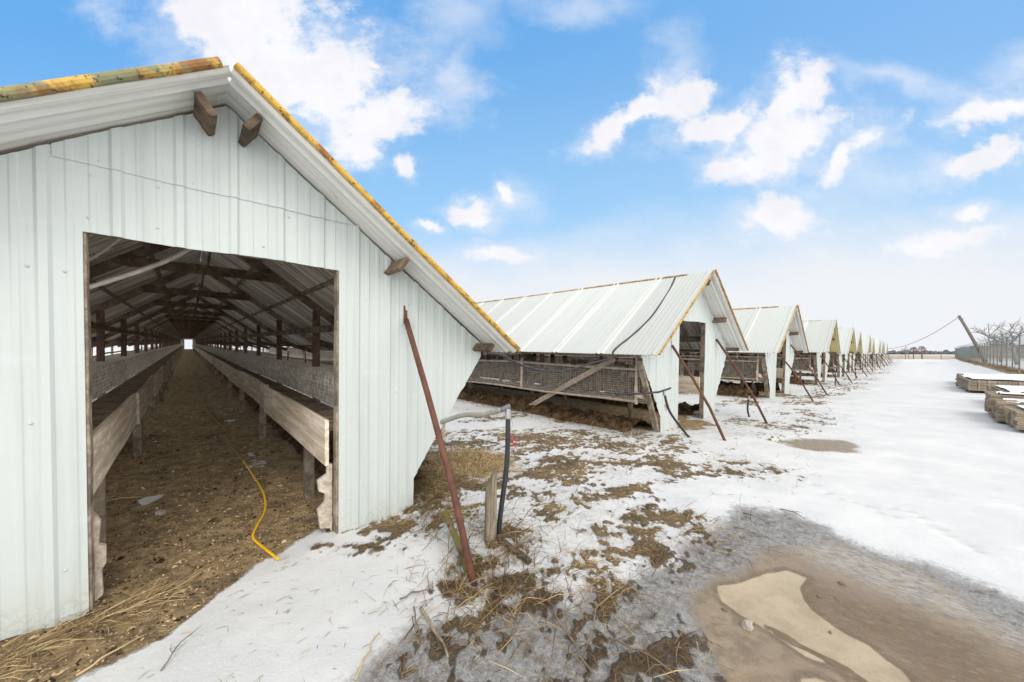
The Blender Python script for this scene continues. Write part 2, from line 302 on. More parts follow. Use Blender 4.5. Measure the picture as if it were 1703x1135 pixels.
def gable(shed, header=True, seed=0):
    cr = (-FLX, -WBX, WBX, FLX)
    top = lambda x: soff(x)+.004*math.sin(x*9)
    for x0, x1, part in ((-FLX, DL, 'wall_panel'), (DR, FLX, 'wall_panel')):
        b = siding(x0, x1, lowz, top, 0., cr, seed, .03)
        pts = []
        for z in (.3, 1.15, 1.95, 2.45):
            for x in np.arange(-2.05, 2.2, .135):
                if x0+.03 < x < x1-.03 and lowz(x)+.05 < z < soff(x)-.08 and random.random() < .4: pts.append((x+random.uniform(-.02, .02), z+random.uniform(-.03, .03)))
        screws(b, pts); o = b.build(part, M['siding'], shed, False)
        sm = o.modifiers.new('thick', 'SOLIDIFY'); sm.thickness = .003; sm.offset = 1
    if header:
        b = siding(DL, DR, lambda x: DZ+.006*math.sin(x*7), lambda x: min(top(x), 2.6), 0., (0,), seed)
        screws(b, [(x+random.uniform(-.02, .02), z+random.uniform(-.02, .02)) for z in (2.27, 2.5) for x in np.arange(-.6, .7, .135) if random.random() < .4])
        o = b.build('header_panel', M['siding'], shed); sm = o.modifiers.new('thick', 'SOLIDIFY'); sm.thickness = .003; sm.offset = 1
        b = siding(-.735, .86, lambda x: 2.56+.003*math.sin(x*8), top, -.006, (0,), seed+3)
        screws(b, [(x+random.uniform(-.02, .02), z+random.uniform(-.02, .02)) for z in (2.61, 2.85) for x in np.arange(-.7, .8, .135) if z < soff(x)-.05 and random.random() < .45])
        o = b.build('upper_panel', M['siding'], shed); sm = o.modifiers.new('thick', 'SOLIDIFY'); sm.thickness = .003; sm.offset = 1
        b = MB(); b.bar((DL-.1, .035, DZ+.05), (DR+.1, .035, DZ+.05), .04, .09); b.build('door_lintel', M['wood_dark'], shed)
    for s_, x in ((-1, DL), (1, DR)):
        b = MB(); b.bar((x+s_*.012, .05, 0), (x+s_*.012, .05, 2.3 if header else soff(x)-.05), .05, .085, (0, 1, 0), .004, 10, .002); b.build('door_jamb', M['wood'], shed)
        b = MB(); q_ = .20 if s_ > 0 else 0.; b.bar((s_*(WBX+.02-q_), .06, .06), (s_*(FLX-.06-q_), .06, FLZ-.06), .05, .1, (0, 1, 0), .004, 8, .002); b.build('edge_board', M['wood'], shed)
    for s_ in (-1, 1):
        for x in ((.155, 1.17, 2.12) if s_ > 0 else (.15, 1.17, 2.12)):
            n = np.array([s_*RS, 0, 1]); n /= np.linalg.norm(n); p = np.array([s_*x, 0, soff(x)-.012])-n*.066
            b = MB(); b.bar(p+(0, -.285, 0), p+(0, .12, 0), .042, .13 if x < 2 else .085, n, .004, 4, .0012); b.build('purlin_end', M['wood_brown'], shed)

def roof_mesh(name, s_, under, fine_to=26.):
    ys = [-OV]; y = -OV
    while y < fine_to: y += .0225; ys.append(y)
    while y < LEN: y += .135; ys.append(y)
    ys = np.array(ys); ph = np.mod(ys+OV+.02, 1.08); maj = sum(np.where((ph > c_) & (ph < c_+.06), .017*np.clip(1.6*np.sin((ph-c_)/.06*math.pi), 0, 1), 0.) for c_ in (.0, .11)); mi_ = .005*np.clip(.5+1.1*np.sin((ys+OV)/.09*2*math.pi), 0, 1)
    prof = maj+mi_; NRW = 7; n = len(ys); nrm = np.array([s_*RS, 0, 1]); nrm /= np.linalg.norm(nrm); V = []
    for layer in (0, 1):
        for r in range(NRW):
            t = r/(NRW-1); x = .003+t*(EX-.003); z = RZ-RS*x; sag = .012*(fbm(ys*.35, np.full(n, r*.6), 5+s_, 3)-.5)+.004*(vnoise(np.floor((ys+OV)/1.08)*3.3, np.full(n, 2.), 4)-.5)
            h = prof+sag-(.008 if layer else 0.)
            V.append(np.stack([np.full(n, s_*x)+nrm[0]*h, ys, np.full(n, z)+nrm[2]*h], 1))
    V = np.concatenate(V); F = []; mi = []
    for layer in (0, 1):
        o = layer*NRW*n
        for r in range(NRW-1):
            a = o+r*n+np.arange(n-1); q = np.stack([a, a+1, a+n+1, a+n], 1)
            F.append(q[:, ::-1] if (layer == 0) == (s_ > 0) else q); mi += [layer]*(n-1)
    top0, bot0 = 0, NRW*n
    e = [np.stack([np.arange(n-1), np.arange(n-1)+1, bot0+np.arange(n-1)+1, bot0+np.arange(n-1)], 1)]; o = (NRW-1)*n; e.append(np.stack([o+np.arange(n-1), o+np.arange(n-1)+1, bot0+o+np.arange(n-1)+1, bot0+o+np.arange(n-1)], 1))
    for j in (0, n-1): a = np.arange(NRW-1)*n+j; e.append(np.stack([a, a+n, bot0+a+n, bot0+a], 1))
    for q in e: F.append(q); mi += [0]*len(q)
    F = np.concatenate(F); me = bpy.data.meshes.new(name); me.from_pydata(V.tolist(), [], F.tolist()); me.materials.append(M['roof']); me.materials.append(under); me.polygons.foreach_set('material_index', mi); me.update(); return me

SHEAR = lambda y: SL*y
def wire_bay():                     # one bay of wire cages on the +x side, local y 0..BAY
    b = MB(); w = .0019
    def wire(p, q, r=w):
        b.bar(p, q, r*2, r*2, (0, 0, 1) if abs(p[2]-q[2]) < 1e-6 else (0, 1, 0))
    for z in np.arange(.62, 1.2, .045): wire((1.74, 0, z), (1.74, BAY, z), .0019)
    for y in np.arange(0, BAY, .045): wire((1.742, y, .62), (1.742, y, 1.2), .0019)
    for z in np.arange(.86, 1.24, .05): wire((1.06, 0, z), (1.06, BAY, z))
    for y in np.arange(0, BAY, .036): wire((1.062, y, .86), (1.062, y, 1.24), .003)
    for x in np.arange(1.06, 1.75, .09): wire((x, 0, .62), (x, BAY, .62)); wire((x, 0, 1.235-.05*(x-1.06)), (x, BAY, 1.235-.05*(x-1.06)))
    for y in np.arange(0, BAY, .10): wire((1.06, y, .623), (1.74, y, .623)); wire((1.06, y, 1.237), (1.74, y, 1.205))
    for y in np.arange(.1, BAY, .33):
        for z in np.arange(.66, 1.2, .07): wire((1.06, y, z), (1.74, y, z))
    return b
def slat_bay(seed):
    b = MB(); r = random.Random(seed); y = 0.
    while y < BAY-.02:
        w = r.uniform(.05, .2)*(.5 if seed > 2 else 1); w = min(w, BAY-y); zt = r.choice([1.1, 1.15, 1.17, 1.2, 1.3, 1.42]) if r.random() < .85 else 1.05
        b.box((1.40+r.uniform(-.01, .01), y+w/2, (.70+zt)/2), (.014, w, zt-.70)); y += w+r.choice([.006, .012, .02, .05, .09])+(.16 if seed > 2 else 0)
    return b
def mirrored(b):
    c = MB(); c.v = [(-x, y, z) for x, y, z in b.v]; c.f = [f[::-1] for f in b.f]; c.mi = b.mi; return c
_wb = wire_bay(); BAYM = {1: _wb.mesh('wire_cage', M['wire_dark']), -1: mirrored(_wb).mesh('wire_cage', M['wire_dark'])}
SLM = {}
for k in range(6):
    sb = slat_bay(k); SLM[(1, k)] = sb.mesh('slatted_partition', M['wood_slat']); SLM[(-1, k)] = mirrored(sb).mesh('slatted_partition', M['wood_slat'])
def truss_parts():
    b = MB()
    for s_ in (-1, 1): b.bar((s_*.02, 0, soff(.02)-.085), (s_*2.2, 0, soff(2.2)-.085), .04, .11, (0, 0, 1), .003)
    raf = b.mesh('truss', M['wood_dark'])
    b = MB(); b.bar((-.78, -.042, 2.52), (.78, -.042, 2.52), .038, .12, (0, 0, 1), .003, 6, .003); tie = b.mesh('collar_tie', M['wood_brown'])
    b = MB(); b.bar((0, .03, 2.5), (.06, .03, 3.05), .03, .07, (0, 1, 0)); king = b.mesh('king_post', M['wood_dark'])
    br = {}
    for s_ in (-1, 1):
        b = MB(); b.bar((s_*1.32, .045, 1.62), (s_*2.0, .045, 1.40), .035, .085, (0, 0, 1), .003); br[s_] = b.mesh('knee_brace', M['wood_brown'])
    b = MB(); b.bar((0, 0, .3), (0, 0, 2.09), .09, .09, (0, 1, 0), .005, 6, .003); post = b.mesh('post', M['wood_red'])
    b = MB(); b.bar((0, 0, -.05), (0, 0, .62), .085, .085, (0, 1, 0), .005); leg = b.mesh('trough_leg', M['wood'])
    return raf, tie, king, br, post, leg
RAF, TIE, KING, BRC, POST, LEG = truss_parts()
TRB = []
for k in range(4):
    b = MB(); r = random.Random(k+30)
    b.bar((0, 0, .78+r.uniform(-.01, .01)), (r.uniform(-.02, .02), BAY+.05, .78+r.uniform(-.02, .02)), .03, .38, (0, 0, 1), .004, 8, .003); TRB.append(b.mesh('trough_board', M['trough']))
PURL = {}
def shear_obj(o):                   # a shed part follows the climb of the floor
    return o
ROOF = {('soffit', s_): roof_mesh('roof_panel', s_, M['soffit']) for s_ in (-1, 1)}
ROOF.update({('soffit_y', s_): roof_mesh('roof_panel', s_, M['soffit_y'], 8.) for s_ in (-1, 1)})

def shed_common(shed, under, bents, cage_bays, detail):
    for s_ in (-1, 1):
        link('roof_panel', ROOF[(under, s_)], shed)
        b = MB(); n = np.array([s_*RS, 0, 1]); n /= np.linalg.norm(n); a0 = .035 if s_ < 0 else .004
        P = [np.array([s_*(a0+t*(EX-a0)), -OV-.004, RZ-RS*(a0+t*(EX-a0))])+n*(.032 if detail else .024) for t in np.linspace(0, 1, 24)]
        hh = (.044 if s_ > 0 else .05) if detail else .03; vs = []
        for p in P:
            jz = random.uniform(-.002, .002)
            vs += [p+n*(dn*hh/2+jz)+np.array([0, dy, 0]) for dy, dn in ((.012, -1), (-.006, -.95), (-.018, -.6), (-.022, 0), (-.018, .6), (-.006, .95), (.012, 1))]
        fs = [(i*7+j, i*7+j+1, i*7+j+8, i*7+j+7) for i in range(len(P)-1) for j in range(6)]+[(i*7+6, i*7, i*7+7, i*7+13) for i in range(len(P)-1)]+[tuple(range(7)), tuple(range(len(P)*7-7, len(P)*7))[::-1]]
        b.add(vs, fs); b.build('rake_trim', M['trim'] if detail else M['trim_y' if cage_bays > 4 else 'trim_w'], shed)
        b = MB(); b.bar((s_*(EX-.10), .0, soff(EX-.1)-.045), (s_*(EX-.10), LEN, soff(EX-.1)-.045), .04, .07, (0, 0, 1)); b.build('eave_beam', M['wood_dark'], shed)
        b = MB(); b.bar((s_*1.25, -0+.06, 1.80), (s_*1.25, LEN, 1.80), .035, .09, (0, 0, 1), 0, 40, .006); b.build('long_beam', M['wood_dark'], shed)
        for x in (.55, 1.1, 1.75):
            b = MB(); b.bar((s_*x, .13, soff(x)-.035), (s_*x, LEN, soff(x)-.035), .05, .035, (s_*RS, 0, 1)); b.build('purlin', M['wood_dark'], shed)
        for z, nm in ((1.22, 'side_rail'), (.62, 'side_rail')):
            yy = [.22+i*BAY/4 for i in range(int(min(LEN, 40)/BAY*4))]
            P = [(s_*(1.83+.05*(1.22-z)), y, z+.012*math.sin(y*1.7+z)+(.03*math.sin(y*.6) if z > 1 else .02*math.sin(y*.5+2))) for y in yy]
            b = MB(); b.tube(P, .022, 4); b.build(nm, M['wood_pale'], shed)
        b = MB(); b.box((s_*.86, LEN/2+.1, .84), (.36, LEN-.2, .016)); b.build('feed_ledge', M['wood_dark'], shed)
        b = MB()
        if s_ < 0: b.bar((s_*1.42, .09, .64), (s_*1.95, .2, .80), .05, .1, (0, 0, 1), .004); b.build('end_block', M['wood_pale'], shed)
    P = [(0, y, RZ+.012+.005*math.sin(y)) for y in np.linspace(.12, LEN, 98)]; b = None
    for i in range(len(P)-1):
        if b is None: b = MB()
        P0, P1 = P[i], P[i+1]
        for s_ in (-1, 1): b.add([P0, P1, (s_*.06, P1[1], P1[2]-.033), (s_*.06, P0[1], P0[2]-.033)], [(0, 1, 2, 3)] if s_ > 0 else [(3, 2, 1, 0)])
        if i == len(P)-2 or (detail and i % 3 == 2):
            rc = b.build('ridge_cap', M['trim_y'] if cage_bays > 4 else M['trim_w'], shed); sm = rc.modifiers.new('t', 'SOLIDIFY'); sm.thickness = .006; sm.offset = 1; b = None
    if detail:                       # every other strip left off the near ridge to let daylight in
        for q, rc in enumerate([c_ for c_ in shed.children if c_.name.startswith('ridge_cap')]):
            if q % 2: bpy.data.objects.remove(rc)
    b = MB(); L2 = LEN-.05
    for x0, x1, z0 in ((-FLX, DL, None), (DR, FLX, None), (DL, DR, DZ)):
        for xa, xb in ((x0, (x0+x1)/2), ((x0+x1)/2, x1)): b.add([(xa, L2, z0 or lowz(xa)), (xb, L2, z0 or lowz(xb)), (xb, L2, soff(xb)), (xa, L2, soff(xa))], [(0, 1, 2, 3)])
    b.build('rear_wall', M['siding'], shed)
    for i in range(bents):
        y = Y0+i*BAY
        t = link('truss', RAF, shed, (0, y, 0)); link('collar_tie', TIE, t); link('king_post', KING, t)
        for s_ in (-1, 1): link('knee_brace', BRC[s_], t); link('post', POST, shed, (s_*1.3, y, 0))
    for i in range(cage_bays):
        y = .1+i*BAY
        for s_ in (-1, 1):
            link('wire_cage', BAYM[s_], shed, (0, y, 0))
            if not detail or i % 3 == 1: link('slatted_partition', SLM[(s_, i % 3+(3 if detail else 0))], shed, (0, y, 0))
            if detail or i < 3:
                link('trough_board', TRB[(i+(s_ > 0)*2) % 4], shed, (s_*(.655+random.uniform(-.012, .012)), y-.03, 0)).rotation_euler.z = random.uniform(-.006, .006)
                link('trough_leg', LEG, shed, (s_*.72, y+.9, 0))
            b = MB(); b.bar((s_*1.845, y+.15, .60), (s_*1.82, y+.15, 1.50), .045, .05, (0, 1, 0), .004, 3, .003); b.build('side_stud', M['wood_pale'], shed)

ORD = ['', 'second', 'third', 'fourth', 'fifth', 'sixth', 'seventh', 'eighth', 'ninth', 'tenth', 'eleventh', 'twelfth']
def slope_shed(o):                  # the shed tilts with the land: only its far end is higher
    o.rotation_euler.x = math.atan(SL)
GROUP = 'long white animal sheds in a row'
shedA = thing('animal_shed', (0, 0, 0), 'nearest and largest white metal shed, aisle seen through its open gable doorway', 'shed', GROUP); gable(shedA, True, 1); shed_common(shedA, 'soffit', 34, 34, True); slope_shed(shedA)
shedB = thing('animal_shed', (SP, 0, 0), 'second white shed of the row, black hose draped over its roof', 'shed', GROUP); gable(shedB, True, 2); shed_common(shedB, 'soffit', 14, 14, False); slope_shed(shedB)
shedB.rotation_euler.y = math.radians(-1.1)
# a plank strutting the near side of the second shed
b = MB(); p0 = gx(1022, 594, 5.97)-np.array([SP, 0, 0]); p1 = gx(882, 678, 5.985)-np.array([SP, 0, 0]); b.bar(p1, p0, .04, .11, (0, 0, 1), .005, 6, .003); b.build('side_strut', M['wood_pale'], shedB)
shedC = thing('animal_shed', (2*SP, 0, 0), 'third white shed of the row, no panel above its doorway', 'shed', GROUP); gable(shedC, False, 3); shed_common(shedC, 'soffit', 6, 6, False); slope_shed(shedC)
sheds = [shedA, shedB, shedC]
shedD = None
for k in range(3, 12):
    if k == 3:
        o = thing('animal_shed', (0, 0, 0), '', 'shed', GROUP); gable(o, False, 4); shed_common(o, 'soffit_y', 4, 4, False); slope_shed(o); shedD = o
    else: o = copy_tree(shedD)
    o.location = (k*SP+random.uniform(-.18, .18), random.uniform(-.2, .2), random.uniform(-.05, .04)); o.rotation_euler.z = math.radians(random.uniform(-.5, .5)); o.rotation_euler.y = math.radians(random.uniform(-1.3, 1.3))
    o['label'] = ('%s shed of the row, white roof with pale yellow underside' % ORD[k]) if k < 11 else 'farthest shed of the row, smallest white roof by the far fence'
    sheds.append(o)

# scalloped broken planks under the feed boards at the near doorway
for s_, x, zs in ((1, .69, [(.0, 0), (.02, .04), (.09, .06), (.11, .22), (.06, .26), (.05, .34), (.10, .37), (.11, .46), (.04, .50), (.04, .58), (.0, .58)]), (-1, -.625, [(0, .02), (.035, .05), (.03, .2), (.05, .24), (.05, .34), (.02, .36), (.03, .5), (.0, .56)])):
    b = MB(); n = len(zs); vs = [(x-s_*a, .09, z) for a, z in zs]+[(x-s_*a, .125, z) for a, z in zs]
    b.add(vs, [tuple(range(n)) if s_ < 0 else tuple(range(n))[::-1], tuple(range(n, 2*n))[::-1] if s_ < 0 else tuple(range(n, 2*n))]+[(i, (i+1) % n, n+(i+1) % n, n+i) for i in range(n)]); b.build('broken_plank', M['trough'], shedA)

# ------------------------------------------------------------------ rusty pipe props
def pipe_prop(top, foot, label):
    t = thing('pipe_prop', tuple(foot), label, 'pipe prop', 'rusty pipes propping the gables'); top, foot = np.array(top, float), np.array(foot, float); d = top-foot
    b = MB(); b.tube([(0, 0, -.15), d*.3, d*.6, d+np.array([0, -.05, -.14])*1.], .024, 12); b.build('pipe', M['rust'], t, True)
    b = MB(); b.bar(d+np.array([0, -.026, -.2]), d+np.array([0, -.026, .02]), .055, .008, (0, 1, 0)); b.bar(d+np.array([0.0, -.033, -.17]), d+np.array([0, -.03, -.01]), .036, .016, (0, 1, 0)); br = b.build('bracket', M['rust'], t)
    b = MB(); b.tube([d+np.array([.0, -.03, .005]), d+np.array([0, -.045, .005])], .011, 6); b.build('bolt', M['steel'], br)
pipe_prop((1.285, -.012, 1.95), (1.16, -1.35, 0), 'nearest rusty pipe, leaning against the big shed right of its doorway')
for k in range(1, 12):
    nm = ORD[k]; X = sheds[k].location.x if k > 1 else SP
    pipe_prop((X-1.03, -.012, 1.80), (X-1.19+random.uniform(-.08, .08), -1.1+random.uniform(-.15, .15)*(k > 1), 0), 'rusty pipe at the %s shed of the row, near side of its doorway' % nm)
    pipe_prop((X+1.33, -.012, 1.98), (X+1.2+random.uniform(-.08, .08), -1.18+random.uniform(-.15, .15)*(k > 1), 0), 'rusty pipe at the %s shed of the row, far side of its doorway' % nm)

# ------------------------------------------------------------------ hoses, post, plank, cord
def hose_standpipe(base, pts, label, coil=True, grp='hose standpipes beside the sheds'):
    t = thing('hose_standpipe', tuple(base), label, 'hose', grp); P = spline([np.array(p)-np.array(base) for p in pts], 6)
    b = MB(); b.tube(P, .021, 10); b.build('black_hose', M['black'], t, True); e = P[-1]
    b = MB(); b.tube([e-(0, 0, .03), e+(0, 0, .02)], .027, 10); b.tube([e+(0, 0, .02), e+(0, 0, .05)], .022, 10); b.build('clamp', M['steel'], t)
    if coil:
        b = MB(); c = e+np.array([.05, -.01, -.24])
        for q in range(3):
            rr = random.uniform(.03, .045); o = rng.normal(0, .008, 3); b.tube([c+o+rr*np.array([math.cos(a)*.6, .3*math.sin(a), math.sin(a)*1.3]) for a in np.linspace(0, 6.28, 14)], .0022, 4)
        b.tube(spline([e+(.01, 0, -.01), e+(.05, 0, -.08), e+(.03, .01, -.16), c], 5), .002, 4); b.build('red_wire', M['red'], t)
    return t, e
hb = gp(826, 898); ht = gy(845, 690, hb[1]+.02)
t, e = hose_standpipe(hb, [hb+(0, 0, -.08), gy(833, 850, hb[1]), gy(843, 770, hb[1]+.01), ht], 'black hose standing beside the grey post, red wire at its clamp')
b = MB(); pa = gy(848, 675, hb[1]+.02)-hb; pb = gy(833, 682, hb[1]+.05)-hb; b.tube([pb, pa], .019, 10); b.tube([ht-hb, (pa*.6+pb*.4)], .015, 8); b.build('elbow', M['dgrey'], t)
P = [gy(834, 682, hb[1]+.05), gy(800, 690, hb[1]+.3), gy(765, 692, hb[1]+.6), (1.62, .25, .73), (1.3, .5, .72)]
b = MB(); b.tube(spline(P, 8), .023, 10); tag(b.build('grey_hose', M['grey'], None, True), 'fat grey hose running from the near shed to the black standpipe', 'hose')
hb2 = gp(1150, 728); ht2 = gy(1105, 655, -.28)
t, e = hose_standpipe(hb2, [hb2+(0, 0, -.05), gy(1130, 708, -.45), gy(1113, 683, -.35), ht2], 'black hose bent up from snow before the second shed, red wire beside it')
b = MB(); q = ht2-hb2; b.tube([q+(-.11, .05, .03), q+(.13, -.05, .09)], .018, 8); b.build('elbow', M['black'], t)
b = MB(); b.tube(spline([ht2+(-.1, .05, .03), ht2+(-.35, .3, .0), ht2+(-.6, .6, -.02)], 6), .018, 8); tag(b.build('black_hose', M['black'], None, True), 'short black hose feeding the second shed from its bent standpipe', 'hose')
for k, (dx, dy, ln, tilt) in {2: (-1.62, .35, .55, .08), 3: (-1.3, -.8, .75, -.1), 4: (-1.2, -.9, .7, .3), 5: (-1.35, -.7, .8, .2), 6: (-1.2, -.8, .8, .25), 7: (-1.3, -.8, .8, -.2), 8: (-1.2, -.7, .8, .2)}.items():
    bb = np.array([k*SP+dx, dy, 0]); hose_standpipe(bb, [bb+(0, 0, -.05), bb+(-tilt*.35, 0, ln*.5), bb+(-tilt*.7, .02, ln)], 'black hose standing in snow before the %s shed of the row' % ORD[k], k > 3)
bb = gp(1247, 694); hose_standpipe(bb, [bb+(0, 0, -.05), bb+(-.10, .02, .2), bb+(-.08, 0, .45)], 'short black hose curving out of snow between second and third sheds', False)
# hose over the second roof, hanging to the first
def onroofB(px, py):
    x = None; best = None
    for xx in np.linspace(.05, EX, 200):
        z = RZ-RS*xx+.04; X = SP-xx; P = gx(px, py, X); e_ = abs(P[2]-(z+SL*P[1]-.02*xx))
        if best is None or e_ < best[0]: best = (e_, P)
    return best[1]
P = [onroofB(*p) for p in ((1124, 461), (1112, 485), (1085, 525), (1055, 555), (1030, 575), (1020, 585))]
P = [P[0]+(.15, 0, -.06)]+P+[P[-1]+(-.12, -.02, -.12), gx(985, 604, 5.1), gx(945, 616, 4.5), gx(915, 619, 4.0), gx(880, 612, 3.4), gx(850, 600, 2.9), gx(831, 590, 2.45), np.array([2.1, .35, 1.52])]
b = MB(); b.tube(spline(P, 8), .017, 8); tag(b.build('black_hose', M['black'], None, True), 'long black hose draped over the second roof and sagging to the near shed', 'hose')
for k, (y, sw) in {3: (2.2, -.8), 4: (3.0, -.4)}.items():
    b = MB(); b.tube(spline([(k*SP-x, y+sw*(x/2.3)**1.5*.8, RZ-RS*x+.035+SL*y) for x in np.linspace(-.03, 2.3, 8)], 4), .02, 6); tag(b.build('black_hose', M['black'], None, True), 'black hose draped over the roof of the %s shed of the row' % ORD[k], 'hose')
# weathered post
pb = gp(815, 902); b = MB(); w = .047
vs = []
for z, s_ in ((-.1, 1), (.2, .98), (.40, .95)): vs += [(w*s_, -.03, z), (w*s_, .03, z), (-w*s_, .03, z), (-w*s_, -.03, z)]
vs = vs[:8]+[(w*.72, -.03, .60), (w*.72, .03, .60), (-w, .03, .44), (-w, -.03, .44)]
b.add(vs, [(0, 1, 5, 4), (1, 2, 6, 5), (2, 3, 7, 6), (3, 0, 4, 7), (4, 5, 9, 8), (5, 6, 10, 9), (6, 7, 11, 10), (7, 4, 8, 11), (8, 9, 10, 11), (3, 2, 1, 0)])
po = b.build('wooden_post', M['wood_post']); po.location = tuple(pb); po.rotation_euler = (0, .03, -.55); bv = po.modifiers.new('b', 'BEVEL'); bv.width = .008; bv.segments = 2
tag(po, 'short grey post with slanted top standing in snow next to a black hose', 'post')
a, c = gp(742, 885), gp(778, 948); b = MB(); b.bar((a+c)/2+(a-c)*.5+(0, 0, .16), (a+c)/2+(c-a)*.55+(0, 0, .0), .075, .04, (.7, -.7, .4), .006, 8, .004)
tag(b.build('mossy_plank', M['wood_moss']), 'mossy green rotten plank half buried beside the nearest rusty pipe', 'plank')
a, c = gp(815, 902), gp(880, 940); b = MB(); b.bar(a+(.05, -.05, .04), c+(0, 0, .02), .045, .035, (0, 0, 1), .006, 8, .006); tag(b.build('split_plank', M['wood_brown']), 'brown splintered stick lying in snow at the foot of the grey post', 'stick')
P = [gp(*p)+(0, 0, .012) for p in ((463, 933), (440, 915), (421, 897), (427, 878), (441, 850), (438, 822), (421, 792), (405, 768))]
P2 = [gp(*p)+(0, 0, .012) for p in ((380, 735), (375, 715), (350, 690), (336, 665), (331, 645), (336, 628), (345, 622))]
b = MB(); P3 = P[:6]+[q_-(0, 0, .006) for q_ in P[6:]]+[q_-(0, 0, .008) for q_ in P2]; b.tube(spline(P3[:8], 7), .0095, 8); b.tube(spline(P3[7:], 7), .0075, 8, 1); tag(b.build('extension_cord', [M['yellow'], M['yellow_dirty']], None, True), 'yellow cord winding over the brown floor into the near shed', 'cord')
b = MB(); b.tube(spline([gy(120, 486, .35), gy(180, 468, .42), gy(240, 448, .5), gy(290, 428, .55), gy(330, 405, .6)], 6), .016, 8); tag(b.build('water_line', M['white_pipe'], None, True), 'pale bowed water hose hanging inside the top of the near doorway', 'hose')
b = MB(); b.tube(spline([gy(120, 445, .7), gy(160, 425, .7), gy(200, 396, .7), gy(215, 385, .7)], 5), .012, 8); tag(b.build('water_line', M['white_pipe'], None, True), 'thin pale hose in the upper corner inside the near doorway', 'hose')

# ------------------------------------------------------------------ ground
G = lambda *pts: [gp(*p)[:2] for p in pts]
POLY = dict(
    apron=[(-3, -.2)]+G((-400, 1300), (30, 1160), (100, 1135), (190, 1095), (270, 1058), (340, 1010), (420, 945), (480, 910), (530, 884), (556, 884))+[(.72, .3), (.72, .9), (-3, .9)],
    ice=G((520, 1180), (600, 1080), (690, 1040), (780, 1015), (880, 990), (960, 1000), (1030, 950), (1120, 930), (1180, 890), (1230, 845), (1310, 855), (1400, 895), (1560, 950), (1703, 1010), (1850, 1060), (2100, 1200), (1500, 1700), (700, 1500)),
    mud=G((1150, 990), (1195, 958), (1290, 915), (1400, 905), (1560, 965), (1703, 1060), (1900, 1200), (1500, 1500), (1230, 1300), (1190, 1130), (1160, 1030)),
    dry=G((1193, 972), (1230, 966), (1270, 952), (1310, 945), (1345, 958), (1325, 972), (1330, 990), (1350, 1012), (1400, 1045), (1450, 1070), (1500, 1110), (1540, 1160), (1500, 1250), (1430, 1150), (1400, 1115), (1340, 1085), (1290, 1050), (1240, 1020), (1200, 995)),
    wet=G((1310, 958), (1345, 962), (1420, 985), (1520, 1010), (1640, 1060), (1703, 1110), (1900, 1300), (1650, 1300), (1560, 1160), (1500, 1100), (1430, 1060), (1360, 1020), (1325, 985)), frost=G((1330, 900), (1420, 900), (1560, 960), (1703, 1040), (1900, 1180), (1703, 1075), (1560, 1020), (1450, 975), (1370, 935)), dry2=G((1332, 1122), (1360, 1120), (1400, 1135), (1420, 1180), (1330, 1180)))
GR = [(690, 780, 60, 50), (740, 800, 45, 55), (640, 880, 60, 14), (610, 915, 50, 10), (760, 770, 90, 25), (720, 830, 40, 40), (900, 790, 60, 22), (960, 770, 80, 14), (860, 730, 90, 12), (950, 940, 45, 18), (1060, 880, 40, 30), (1090, 915, 50, 26), (1000, 745, 110, 12), (1110, 940, 30, 14), (1160, 885, 28, 22), (1195, 905, 28, 10), (1120, 865, 30, 12), (1010, 1000, 40, 28), (900, 1010, 55, 22), (830, 960, 60, 40), (780, 990, 40, 20), (840, 1080, 70, 40), (900, 1110, 80, 30), (1000, 1080, 60, 45), (1110, 1090, 60, 55), (1150, 1130, 50, 40), (770, 1040, 30, 15), (860, 905, 40, 20), (905, 850, 30, 14), (970, 830, 22, 10), (1100, 775, 110, 8), (1230, 790, 70, 8), (1040, 820, 50, 10), (720, 1070, 20, 30)]
GW = []
for x, y, a, b_ in GR:
    P = gp(x, y); ex = gp(x+a, y)-P; ey = gp(x, y+b_)-P; GW.append((P, np.linalg.inv(np.array([[ex[0], ey[0]], [ex[1], ey[1]]]))))
PUD = gp(1365, 739)
